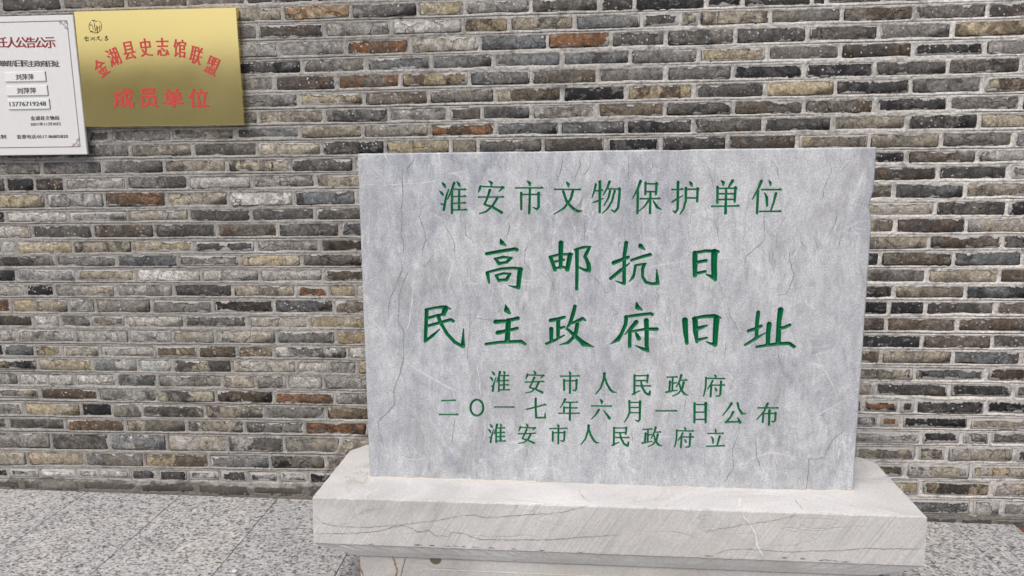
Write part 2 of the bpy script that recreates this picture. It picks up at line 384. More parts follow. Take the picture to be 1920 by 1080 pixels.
MAT_BRICK = brick_material('old_brick', False)
MAT_BRICK_J = brick_material('old_brick_field', True)
MAT_MORTAR = mortar_material()
MAT_TABLET = tablet_material()
MAT_SAWN = pedestal_material('sawn_limestone', True, (0.43, 0.42, 0.402), (0.57, 0.558, 0.535))
MAT_HONED = pedestal_material('honed_limestone', False, (0.47, 0.462, 0.45), (0.63, 0.62, 0.605))
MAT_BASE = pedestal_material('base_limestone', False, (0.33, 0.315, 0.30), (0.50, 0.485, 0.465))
MAT_GRANITE = granite_material()
MAT_BRASS = brass_material()
MAT_RED = plain('red_enamel', (0.52, 0.05, 0.04), 0.75)
MAT_DRED = plain('dark_red_print', (0.26, 0.02, 0.022), 0.45)
MAT_DARK = plain('dark_brown_print', (0.045, 0.03, 0.02), 0.5)
MAT_BLACK = plain('etched_black', (0.06, 0.045, 0.015), 0.5)
MAT_GOLDLINE = plain('bronze_line', (0.13, 0.085, 0.04), 0.45)
MAT_BOARD = plain('white_acrylic', (0.70, 0.69, 0.68), 0.28)
MAT_STRIP = plain('clear_strip_white', (0.76, 0.755, 0.745), 0.2)
MAT_SIDE = plain('dark_metal_edge', (0.06, 0.05, 0.03), 0.4)

# ------------------------------------------------------------------ ground: pavement falls gently to the right along the wall
SLOPE = -0.0155
def gz(X): return SLOPE*(X+2.45)
def sheet(name, x0, x1, y0, y1, dz, mat, n=2):
    xs = np.linspace(x0, x1, n)
    v = [(x, y, gz(np.clip(x, -8, 8))+dz) for x in xs for y in (y0, y1)]
    f = [(2*i, 2*i+2, 2*i+3, 2*i+1) for i in range(n-1)]
    return link(name, mesh_py(name, v, f), mat)
MAT_EARTH = plain('joint_grit', (0.085, 0.08, 0.075), 0.95)
MAT_YARD = plain('yard_concrete', (0.50, 0.49, 0.47), 0.95)
tag(sheet('ground', -400, 400, -400, 400, -0.06, MAT_EARTH, 400), kind='structure')
tag(sheet('yard', -60, 60, -60, -4.82, -0.02, MAT_YARD, 60), kind='structure')
pav = empty('pavement', (0, 0, 0)); tag(pav, kind='structure')
XJ = [-4.16, -3.74, -3.32, -2.90, -2.48, -2.065, -1.645, -1.222, -0.80, -0.38, 0.045, 0.465, 0.89, 1.312, 1.532, 1.772]
YJ = [0.02, -0.60, -1.44, -2.28, -3.12, -3.96, -4.80]
def slab(x0, x1, y0, y1):
    g = 0.0013
    v, f = bevel_box(x0+g, x1-g, y1+g, y0-g, -0.055, 0.0, 0.0016)
    v = [(a, b, c+gz(a)) for a, b, c in v]
    me = mesh_py('paving_slab', v, f); fix_normals(me)
    link('paving_slab', me, MAT_GRANITE, pav)
for i in range(len(XJ)-1):
    ys = YJ if i < len(XJ)-2 else [0.02, -0.285, -0.90, -1.74, -2.58, -3.42, -4.26, -4.80]
    for j in range(len(ys)-1): slab(XJ[i], XJ[i+1], ys[j], ys[j+1])
def red_material():
    t = NT('red_paving'); P = t.pos(); n = t.noise(P, 70, 4, 0.7).outputs[0]
    t.l(t.mix(n, (0.10, 0.03, 0.022), (0.20, 0.07, 0.05)), t.b.inputs['Base Color']); t.b.inputs['Roughness'].default_value = 0.9
    t.bump(n, 0.5, 0.003); return t.m
tag(sheet('red_path', 1.782, 4.2, -4.8, 0.02, -0.012, red_material(), 6), kind='structure')

g0 = on_level(440, 1074, gz(-1.13)); pv, pf = [], []
for a in range(7):
    for b in range(10):
        th, ph = math.pi*a/6, 2*math.pi*b/10; k = 1+.12*math.sin(3*ph+a)
        pv.append((.0105*k*math.sin(th)*math.cos(ph), .008*k*math.sin(th)*math.sin(ph), .006+.006*math.cos(th)))
pf = [(a*10+b, (a+1)*10+b, (a+1)*10+(b+1) % 10, a*10+(b+1) % 10) for a in range(6) for b in range(10)]
pb = link('pebble', mesh_py('pebble', pv, pf, True), plain('pale_pebble', (.62, .60, .56), .8)); pb.location = (g0[0], g0[1], g0[2])
tag(pb, 'small pale pebble lying on the granite paving', 'pebble')

# ------------------------------------------------------------------ brick wall, courses and joints read from the photograph
L560 = [8.3, 41, 74.4, 109, 139.7, 172.8, 204, 234.7, 263, 294.5, 324.5, 355, 388, 416, 447, 475, 502.5, 531, 559.5, 590, 618, 647.5, 674.5, 703, 732, 759.6, 789, 816.7, 852, 882, 908, 935]
R1750 = [None, 6, 39.5, 75.5, 109, 143, 179, 211.7, 246, 280, 309, 341.8, 374.4, 407, 439.6, 470, 502, 533, 563, 593, 625, 655.5, 685.5, 716.7, 748, 778, 806, 835, 868, 899, 933, 966.7]
R1750[0] = -28.0
PITCH_C = 0.0645
N_UP, N_DOWN = 11, 2
bed = {}                                   # course line -> (z at X=0, slope)
for i in range(32):
    a, b = on_wall(560, L560[i]), on_wall(1750, R1750[i])
    s = (b[2]-a[2])/(b[0]-a[0]); bed[i] = (a[2]-s*a[0], s)
for k in range(1, N_UP+1): bed[-k] = (bed[0][0]+PITCH_C*k, bed[0][1])
for k in range(1, N_DOWN+1): bed[31+k] = (bed[31][0]-0.058*k, bed[31][1]*0.9)
def bedz(i, X): return bed[i][0]+bed[i][1]*np.clip(X, -2.6, 2.1)
X_MIN, X_MAX = -3.7, 3.3

# each row: joint x (photo px), tone code of the brick that follows; '-' = not seen, filled at random
ROWS = {
0: "0 d 115 gm 235 gm 352 mg 460 db 590 b 722 t 850 b 960 g 1080 -",
1: "445 gt 530 yo 658 gd 783 yt 872 g 996 md 1124 d 1190 dk 1324 k 1393 d 1523 d 1550 g 1657 g 1798 d 1930 -",
2: "358 g 483 bd 608 gl 734 lx 868 by 955 dt 1078 ug 1204 dm 1277 mt 1311 mt 1443 mg 1579 bm 1715 mg 1852 bd 1990 -",
3: "395 lg 522 g 648 ob 769 tx 899 du 1027 oo 1145 gd 1249 dm 1379 dg 1514 dm 1648 mg 1787 yb 1925 -",
4: "445 kd 566 gm 686 du 809 ug 926 gu 1054 ud 1182 dg 1310 ty 1439 mg 1576 db 1712 dk 1847 xg 1985 -",
5: "390 tg 515 bd 631 mo 752 by 880 ug 996 bm 1121 mg 1249 dg 1374 kd 1508 kd 1640 d 1777 dm 1915 x 2050 -",
6: "435 gd 560 ty 683 mb 804 gm 929 tb 1054 k 1175 by 1302 d 1435 ty 1566 kd 1707 dg 1843 bt 1980 -",
7: "363 m 485 mt 608 dg 729 gl 841 m 904 du 996 lm 1120 tb 1247 dm 1375 bm 1507 mb 1641 kd 1779 mg 1915 d 2050 -",
8: "165 g 206 lg 322 tm 441 ud 563 bt 680 tg 805 ob 930 du 1050 ud 1174 kd 1300 dm 1432 d 1562 mt 1701 kd 1836 yt 1975 -",
9: "0 g 125 gd 244 tm 362 dm 483 lt 604 dk 722 ty 845 t 897 g 1018 md 1136 dk 1239 d 1364 db 1494 ym 1630 mt 1764 mg 1902 ug 2040 -",
10: "-40 tg 78 gd 192 g 308 mt 426 tk 545 md 664 t 780 - 1560 kd 1700 bm 1833 lu 1970 -",
11: "-48 d 11 dk 65 bk 121 tl 237 dg 353 lx 472 ml 592 tm 712 - 1625 bd 1759 d 1893 mg 2030 -",
12: "-32 yt 86 ul 196 ob 312 tg 429 l 551 du 669 l 785 - 1545 mb 1677 ud 1810 mt 1945 -",
13: "-105 dk 11 l 128 ml 239 lt 355 md 471 d 591 md 711 - 1620 tl 1754 dm 1888 k 2020 -",
14: "-56 tl 60 md 174 mb 290 d 407 bm 521 dg 639 ud 755 - 1546 ym 1679 db 1812 tl 1946 -",
15: "3 x 29 yt 137 tk 249 ty 365 d 480 ml 600 bk 718 - 1608 mt 1742 mb 1879 gd 2015 -",
16: "-10 mk 105 ug 219 ud 335 lm 450 ty 566 dm 682 - 1516 k 1650 mb 1787 du 1918 g 2050 -",
17: "-82 kd 31 lu 144 yt 255 lx 378 gl 487 tl 607 bg 723 - 1604 dg 1738 mt 1874 mb 2010 -",
18: "-66 yl 47 k 103 tl 217 lg 326 d 437 mt 555 ob 616 yt 668 l 730 - 1544 kb 1677 tm 1810 uk 1945 -",
19: "-92 ob 20 yt 129 l 179 lm 284 dg 399 kb 515 du 627 tm 740 - 1534 k 1667 dk 1734 md 1868 bm 2005 -",
20: "-50 kb 63 l 113 g 170 tm 236 yl 346 gd 464 tl 579 ty 692 - 1528 mb 1661 mb 1796 bm 1930 -",
21: "-80 lm 32 ml 140 lg 243 lg 324 tl 404 tl 519 mu 630 oy 742 - 1595 k 1729 bm 1860 md 1995 -",
22: "-50 k 8 ku 65 yb 117 tl 188 yl 291 yb 372 mb 444 by 514 xk 652 lx 765 - 1518 mb 1652 mt 1786 ud 1914 x 2050 -",
23: "-40 ky 71 ty 175 lu 259 cl 323 tk 435 lt 557 l 616 gl 670 yb 780 - 1580 mt 1715 ku 1849 db 1985 -",
24: "-20 ld 35 l 90 l 140 l 219 ud 295 lm 418 lt 479 lm 539 l 607 ul 720 - 1506 t 1640 dm 1780 dk 1900 m 2030 -",
25: "-35 gy 75 bb 184 gl 294 dt 405 kb 514 bo 628 ld 740 - 1500 d 1617 ob 1685 b 1717 kd 1848 k 1985 -",
26: "-62 gl 45 ty 152 k 211 m 266 tk 384 dt 496 dg 612 yb 720 - 1515 ux 1648 yo 1690 k 1817 mt 1950 -",
27: "14 md 123 ob 235 tm 350 dt 458 dg 572 ok 690 - 1600 lx 1727 kd 1802 dl 1857 mg 1990 -",
28: "-14 ml 96 dm 206 lu 313 tl 427 ld 533 gt 640 tm 750 - 1600 tm 1720 tk 1775 tl 1902 d 2040 -",
29: "-58 tl 51 ot 159 mg 270 yb 392 gu 507 km 611 m 720 - 1572 yb 1698 tl 1820 yl 1950 -",
30: "-40 k 17 kx 75 x 143 xb 187 x 245 kd 297 kd 353 xk 412 kd 465 kx 523 xb 578 k 640 - 1600 ty 1727 yk 1860 tl 1990 -",
31: "-70 mz 40 zx 150 zm 260 z 370 zm 470 zb 575 z 680 - 1580 ug 1700 ud 1822 gl 1877 lg 2000 -",
32: "1560 zk 1680 zd 1797 zk 1863 zm 1990 -",
}
TONE = {'d': (.070, .066, .062), 'k': (.022, .022, .024), 'g': (.168, .159, .147), 'l': (.33, .313, .288), 't': (.315, .278, .212),
        'y': (.325, .268, .175), 'o': (.185, .094, .048), 'b': (.088, .066, .047), 'm': (.145, .129, .109), 'u': (.145, .152, .155),
        'x': (.44, .42, .39), 'c': (.28, .31, .29), 'z': (.062, .054, .046)}
FILL = ['d', 'dm', 'g', 'gd', 'mt', 'md', 'tl', 'lg', 'ug', 'bm', 'kd', 'ym', 'tm', 'dg', 'mb', 'gl']
def row_y(i, x):                            # photo row of the middle of course i at photo column x
    a = 0.5*(L560[i-1]+L560[i]) if 1 <= i <= 31 else (-8.0 if i == 0 else 949)
    b = 0.5*(R1750[i-1]+R1750[i]) if 1 <= i <= 31 else (-11.0 if i == 0 else 977)
    return a+(b-a)*(x-560)/1190.0
bricks = []                                 # (row, X0, X1, tone)
for i in range(-N_UP+1, 32+N_DOWN):
    spans = []
    if i in ROWS:
        tk = ROWS[i].split()
        for k in range(0, len(tk)-2, 2):
            if tk[k+1] != '-':
                spans.append((on_wall(float(tk[k]), row_y(i, float(tk[k])))[0], on_wall(float(tk[k+2]), row_y(i, float(tk[k+2])))[0], tk[k+1]))
    edges = [X_MIN-random.random()*0.25] + [e for s in spans for e in s[:2]] + [X_MAX+random.random()*0.2]
    for k in range(0, len(edges), 2):       # fill the gaps that the photograph hides
        a, b = edges[k], edges[k+1]
        n = max(1, round((b-a)/0.256)) if b-a > 0.02 else 0
        cuts = [a+(b-a)*(q/n)+(random.uniform(-.012, .012) if 0 < q < n else 0) for q in range(n+1)] if n else []
        for q in range(n): spans.append((cuts[q], cuts[q+1], random.choice(FILL)))
    for s in spans: bricks.append((i, s[0], s[1], s[2]))

# brick shapes: a front of 4 x 3 uneven faces with worn arrises, sides running back into the wall
def brick_variant(seed, long=True):
    r = random.Random(seed)
    nx, nz = (5, 4)
    us = [-0.5, -0.5+r.uniform(.03, .05), 0.0+r.uniform(-.1, .1), 0.5-r.uniform(.03, .05), 0.5]
    ws = [-0.5, -0.5+r.uniform(.10, .15), 0.5-r.uniform(.10, .15), 0.5]
    v = []
    for a in range(nx):
        for b in range(nz):
            ed = (a in (0, nx-1)) + (b in (0, nz-1))
            y = [-0.0, 0.0030, 0.0055][ed] + r.uniform(-.0016, .0016)
            x = us[a]*(1-0.004*(b in (0, nz-1))) ; z = ws[b]
            if a in (0, nx-1): x -= math.copysign(r.uniform(0, .014), us[a])
            if b in (0, nz-1): z -= math.copysign(r.uniform(0, .07), ws[b])
            if ed == 2: x -= math.copysign(.008, us[a]); z -= math.copysign(.06, ws[b])
            v.append((x, y, z))
    f = [(a*nz+b, (a+1)*nz+b, (a+1)*nz+b+1, a*nz+b+1) for a in range(nx-1) for b in range(nz-1)]
    loop = [a*nz for a in range(nx)] + [(nx-1)*nz+b for b in range(1, nz)] + [a*nz+nz-1 for a in range(nx-2, -1, -1)] + [b for b in range(nz-2, 0, -1)]
    k0 = len(v)
    for q in loop: v.append((v[q][0], 0.06, v[q][2]))
    n = len(loop)
    for q in range(n): f.append((loop[q], k0+q, k0+(q+1) % n, loop[(q+1) % n]))
    return v, f
VAR = [brick_variant(100+k) for k in range(9)]
VME = []
for k, (v, f) in enumerate(VAR):
    me = mesh_py('brick', v, f, True); me.materials.append(MAT_BRICK); VME.append(me)

wall = empty('brick_wall', (0, 0, 0))
tag(wall, 'long wall of old grey, tan and rust-brown bricks with pale lime mortar', 'wall')

def shown(i, X0, X1):
    """photo pixels of the brick that stay in view (frame, tablet, pedestal, boards)"""
    n = 0
    for a in np.linspace(0.08, 0.92, 9):
        for b in (0.25, 0.75):
            X = X0+(X1-X0)*a; z = bedz(i, X)*(1-b)+bedz(i-1, X)*b
            x, y = to_px((X, 0, z))
            if not (0 <= x <= 1920 and 0 <= y <= 1080): continue
            if 672+(y-285)*.037 < x < 1638-(y-285)*.062 and y > 284: continue
            if x < 160+(y-237)*.1 and 25 < y < 290: continue
            if 137 < x < 455 and 16 < y < 235: continue
            if 590+(932-y)*.62 < x < 1738-(968-y)*.95 and y > 833: continue
            if z < gz(X): continue
            n += 1
    return n/18.0*(X1-X0)*(bedz(i-1, X0)-bedz(i, X0))
order = sorted(range(len(bricks)), key=lambda k: -shown(*bricks[k][:3]))
single = set(order[:300])
jv, jf, ja, jb, js, je4 = [], [], [], [], [], []
for k, (i, X0, X1, tn) in enumerate(bricks):
    Xm = 0.5*(X0+X1); zb, zt = bedz(i, Xm), bedz(i-1, Xm); slope = 0.5*(bed[i][1]+bed[i-1][1])
    jx, jz = random.uniform(.005, .011), random.uniform(.0065, .0135)
    w, h = (X1-X0)-jx, (zt-zb)-jz
    if w < 0.02: w = 0.02
    yy = random.gauss(0, 0.0013) - 0.0005
    ta = TONE[tn[0]]; tb = TONE[tn[-1]]
    q = random.uniform(.86, 1.16)
    ta = tuple(c*q for c in ta)
    q2 = random.uniform(.8, 1.2) if len(tn) > 1 else random.choice((.62, 1.45))
    tb = tuple(c*q2 for c in (tb if len(tn) > 1 else ta))
    sh = random.random(); kv = random.randrange(len(VAR))
    tilt = math.atan(slope)+random.gauss(0, .007)
    fx, fz = random.choice((-1, 1)), 1
    loc = (Xm, yy, 0.5*(zb+zt)+random.gauss(0, .0016))
    soil = 1.0 if (i >= 32 or (i == 31 and Xm < 0.6)) else 0.0
    lime = 0.009*random.uniform(.5, 1.2) if (Xm > .8 and i >= 23) or (i == 30) else (random.uniform(.003, .008) if random.random() < (.30 if Xm < -.6 and i > 14 else .15) else 0.0)
    if k in single:
        o = bpy.data.objects.new('brick', VME[kv]); COL.objects.link(o); o.parent = wall
        o.location = loc; o.scale = (w, 1, h); o.rotation_euler = (random.gauss(0, .012), -tilt, random.gauss(0, .004))
        o['tone_a'] = ta; o['tone_b'] = tb; o['shift'] = sh; o['size_x'] = w; o['size_z'] = h; o['soil'] = soil; o['lime'] = lime
    else:
        v, f = VAR[kv]; n0 = len(jv); c, s = math.cos(-tilt), math.sin(-tilt)
        for (x, y, z) in v:
            je4.append((x, z, w, h, soil, lime)); x, z = x*w, z*h
            jv.append((loc[0]+c*x+s*z, loc[1]+y, loc[2]-s*x+c*z)); ja.append(ta); jb.append(tb); js.append(sh)
        jf += [tuple(n0+p for p in q4) for q4 in f]
me = mesh_py('bricks', jv, jf, True)
for nm, arr in (('tone_a', ja), ('tone_b', jb)):
    at = me.attributes.new(nm, 'FLOAT_COLOR', 'POINT')
    at.data.foreach_set('color', np.hstack([np.array(arr), np.ones((len(arr), 1))]).astype(np.float32).ravel())
at = me.attributes.new('shift', 'FLOAT', 'POINT'); at.data.foreach_set('value', np.array(js, np.float32))
for kk, nm in enumerate(('edge_x', 'edge_z', 'size_x', 'size_z', 'soil', 'lime')):
    at = me.attributes.new(nm, 'FLOAT', 'POINT'); at.data.foreach_set('value', np.ascontiguousarray(np.array(je4, np.float32)[:, kk]))
tag(link('bricks', me, MAT_BRICK_J, wall), kind='stuff')

# mortar: one uneven skin, flush with the bricks in the joints, sunk behind their faces, scribed along the bed joints
xs = np.concatenate([np.arange(X_MIN, -2.6, .02), np.arange(-2.6, 2.05, .0055), np.arange(2.05, X_MAX, .02)])
fr = np.array([0.0, .035, .075, .12, .165, .22, .30, .42, .58, .70, .78, .835, .88, .925, .965])
rows_idx = list(range(31+N_DOWN, -N_UP, -1))
ZZ, CO, FRs, TH = [], [], [], []
for i in rows_idx:                          # from course i bottom line upward to i-1
    zb, zt = bedz(i, xs), bedz(i-1, xs)
    for t in fr:
        ZZ.append(zb+(zt-zb)*t); CO.append(i); FRs.append(t)
ZZ.append(bedz(-N_UP, xs)); CO.append(-N_UP+1); FRs.append(1.0)
ZZ = np.array(ZZ); nz, nx = ZZ.shape; XX = np.broadcast_to(xs, ZZ.shape)
dist = np.full(ZZ.shape, 1.0)               # distance from the nearest brick edge, positive inside a brick
byrow = {}
for (i, X0, X1, tn) in bricks: byrow.setdefault(i, []).append((X0, X1, tn))
for i in set(CO):
    rr = [k for k in range(nz) if CO[k] == i]
    je = np.array(sorted(b[0] for b in byrow[i]) + [max(b[1] for b in byrow[i])])
    dx = np.min(np.abs(xs[:, None]-je[None, :]), axis=1)
    hx = 0.0042 + 0.0022*vnoise(xs*9+i*7.3, np.full_like(xs, i*3.1), 5)
    for k in rr:
        zb, zt = bedz(i, xs), bedz(i-1, xs)
        dz = np.minimum(ZZ[k]-zb, zt-ZZ[k])
        dist[k] = np.minimum(dx-hx, dz-0.0066)
n1 = vnoise(XX*55, ZZ*70, 11); n2 = vnoise(XX*140, ZZ*150, 12); n3 = vnoise(XX*16, ZZ*22, 13); n4 = vnoise(XX*2.2, ZZ*2.6, 14)
n5 = vnoise(XX*8, ZZ*11, 15)
cover = np.array([0.014 if c >= 31 else 0.0 for c in CO])[:, None]*(XX < 0.6)
def seg_cover(p, q, rad, amt):
    a, b = on_wall(*p), on_wall(*q); ax, az, bx_, bz_ = a[0], a[2], b[0], b[2]
    L2 = (bx_-ax)**2+(bz_-az)**2; tt = np.clip(((XX-ax)*(bx_-ax)+(ZZ-az)*(bz_-az))/L2, 0, 1)
    return amt*np.clip(1.2-np.hypot(XX-ax-tt*(bx_-ax), ZZ-az-tt*(bz_-az))/rad, 0, 1)
smear = np.maximum(seg_cover((700, 812), (640, 842), .022, .024), seg_cover((640, 842), (606, 905), .020, .024))
cover = cover + smear
dd = dist - cover - 0.0036*n1 - 0.0026*n2 - 0.0040*np.maximum(n3, -0.5) - 0.0014*n4 - 0.0060*np.clip(n5-.45, 0, 1)
YY = np.interp(dd, [-.004, .0, .004, .009, .014], [-.0014, -.0010, .0014, .006, .014])
YY += 0.0018*n2 + 0.0019*n1 + 0.0012*n3
# scribed line near the middle of every bed joint
line = np.zeros_like(YY)
for k in range(nz):
    if FRs[k] in (0.0, 1.0) or FRs[k] == 0.965:
        wgt = 1.0 if FRs[k] in (0.0, 1.0) else 0.25
        on = np.clip(0.55+0.9*vnoise(xs*1.7, np.full_like(xs, CO[k]*5.7), 21), 0, 1)
        line[k] = wgt*on
YY += 0.0050*line
verts = np.stack([XX, YY, ZZ + 0.0008*n3], -1).reshape(-1, 3)
ii = np.arange(nz-1)[:, None]*nx + np.arange(nx-1)[None, :]
quads = np.stack([ii, ii+1, ii+nx+1, ii+nx], -1).reshape(-1, 4)
me = mesh_np('mortar', verts, quads)
foot = smear/.024*.75 + np.clip((0.058 + 0.018*n3 + 0.012*n1 - (ZZ - np.clip(SLOPE*(XX+2.45), -1, 1)))/0.012, 0, 1)
at = me.attributes.new('footing', 'FLOAT', 'POINT'); at.data.foreach_set('value', np.clip(foot, 0, 1).astype(np.float32).ravel())
at = me.attributes.new('line', 'FLOAT', 'POINT'); at.data.foreach_set('value', line.astype(np.float32).ravel())
link('mortar', me, MAT_MORTAR, wall)
ztop = float(bedz(-N_UP, 0.0)); 
v, f = bevel_box(X_MIN+.02, X_MAX-.02, 0.03, 0.28, -0.3, ztop-0.01, 0.004)
link('core', mesh_py('core', v, f), MAT_MORTAR, wall)
v, f = bevel_box(X_MIN-.1, X_MAX+.1, -0.05, 0.33, ztop-0.03, ztop+0.05, 0.008)
link('coping', mesh_py('coping', v, f), MAT_BASE, wall)

# ------------------------------------------------------------------ pedestal: chamfered slab on a recessed base block
T = 0.34
FL, FR = on_level(585, 932, T), on_level(1738, 968, T)
PW = float(np.linalg.norm(FR-FL)); PROT = math.atan2(FR[1]-FL[1], FR[0]-FL[0]) - math.radians(0.1)
PD = 0.452
ped = empty('stone_pedestal', (FL[0], FL[1], T), PROT)      # local: x along the front, y to the wall, z from the slab top
tag(ped, 'pale limestone pedestal with sawn slab top on a recessed base under the tablet', 'pedestal')
def ring(x0, x1, y0, y1, z, cb, n=0):
    """plan outline, anticlockwise from front left; back corners broken off by cb"""
    return [(x0, y0, z), (x1, y0, z), (x1, y1-cb, z), (x1-cb*.7, y1, z), (x0+cb*.9, y1, z), (x0, y1-cb*1.2, z)]
def dense_ring(r, step=0.014):
    out = []
    for k in range(len(r)):
        a, b = np.array(r[k]), np.array(r[(k+1) % len(r)])
        n = max(1, int(np.linalg.norm(b-a)/step))
        for q in range(n): out.append(a+(b-a)*q/n)
    return out
def loft(rings, cap_top=True, cap_bot=True):
    v, f = [], []; n = len(rings[0])
    for r in rings: v += [tuple(p) for p in r]
    for k in range(len(rings)-1):
        for q in range(n):
            a, b = k*n+q, k*n+(q+1) % n
            f.append((a, a+n, b+n, b))
    if cap_top: f.append(tuple(range(n)))
    if cap_bot: f.append(tuple(range((len(rings)-1)*n, len(rings)*n))[::-1])
    return v, f
def offset_ring(base, ix, iy, z, wob=0.0, seed=0):
    r = random.Random(seed); cx, cy = PW/2, PD/2
    return [(cx+(p[0]-cx)*(1-2*ix/PW)+r.uniform(-wob, wob), cy+(p[1]-cy)*(1-2*iy/PD)+r.uniform(-wob, wob), z+r.uniform(-wob, wob)*.6) for p in base]
base_r = dense_ring(ring(0, PW, 0, PD, 0, 0.05))
rings = [offset_ring(base_r, .0035, .0035, 0.0, .0006, 1), offset_ring(base_r, 0, 0, -.0035, .0012, 2), offset_ring(base_r, -.001, -.001, -.08, .0006, 3),
         offset_ring(base_r, -.002, -.002, -.155, .0008, 4), offset_ring(base_r, .006, .003, -.162, .0014, 5), offset_ring(base_r, .064, .014, -.186, .0004, 6), offset_ring(base_r, .128, .026, -.208, .0003, 7)]
v, f = loft(rings)
me = mesh_py('top_slab', v, f)
me.materials.append(MAT_SAWN); me.materials.append(MAT_HONED); me.materials.append(MAT_BASE)
nr = len(base_r)
for p in me.polygons:
    if p.index == nr*(len(rings)-1): p.material_index = 1
    elif p.index >= nr*4: p.material_index = 1
fix_normals(me)
link('top_slab', me, None, ped)
bx0, bx1, by0, by1 = .134, PW-.134, .031, PD-.067
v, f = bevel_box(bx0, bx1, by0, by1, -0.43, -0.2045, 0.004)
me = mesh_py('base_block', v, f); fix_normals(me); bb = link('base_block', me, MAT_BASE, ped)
# engraved frame line on the base front (rounded rectangle) and a drilled hole half hidden under the slab
def tube_line(pts, r, name, mat, parent, n=6, closed=False):
    P = [np.array(p, float) for p in pts]; v, f = [], []
    for k, p in enumerate(P):
        t = P[min(k+1, len(P)-1)]-P[max(k-1, 0)]; t /= np.linalg.norm(t)
        a = np.cross(t, [0, 1, 0]); 
        if np.linalg.norm(a) < 1e-6: a = np.array([1., 0, 0])
        a /= np.linalg.norm(a); b = np.cross(t, a)
        for q in range(n):
            an = 2*math.pi*q/n; v.append(p+r*(math.cos(an)*a+math.sin(an)*b))
    for k in range(len(P)-1):
        for q in range(n): f.append((k*n+q, k*n+(q+1) % n, (k+1)*n+(q+1) % n, (k+1)*n+q))
    return link(name, mesh_py(name, v, f, True), mat, parent)
pts = []
fx0, fx1, fz0, fz1, fr_ = bx0+.19, bx1-.19, -.41, -.250, .03
for (cx, cz, a0) in ((fx1-fr_, fz1-fr_, 90), (fx1-fr_, fz0+fr_, 0), (fx0+fr_, fz0+fr_, -90), (fx0+fr_, fz1-fr_, -180)):
    for q in range(7):
        an = math.radians(a0-q*15); pts.append((cx+fr_*math.cos(an), by0-.0006, cz+fr_*math.sin(an)))
pts.append(pts[0])
tube_line(pts, .0009, 'frame_line', MAT_HONED, bb)
hv, hf = [(0, 0, 0)], []
for q in range(17):
    an = math.pi+math.pi*q/16; hv.append((.019*math.cos(an), 0, .019*math.sin(an)))
hf = [(0, q, q+1) for q in range(1, 17)]
hx = 0.385
hole = link('drilled_hole', mesh_py('drilled_hole', [(a+hx, by0-.0015, c-.2115) for a, b, c in hv], hf), plain('hole_dark', (.12, .095, .065), .95), bb)  # flat dark half-disc in place of an open hole

# ------------------------------------------------------------------ tablet with carved and painted characters
SL, SR = on_level(693, 895, T), on_level(1600, 922, T)
TW = float(np.linalg.norm(SR-SL)); TH_ = 1.075; TT = 0.135
uu = (SR-SL)/TW; LEAN = math.radians(1.4)
n0 = np.cross(uu, [0, 0, 1.0]); vv = np.array([0, 0, 1.0])*math.cos(LEAN) - n0*math.sin(LEAN); nn = np.cross(uu, vv)
def tab(x, y):
    k = on_plane(x, y, SL, nn)-SL
    return k @ uu, k @ vv
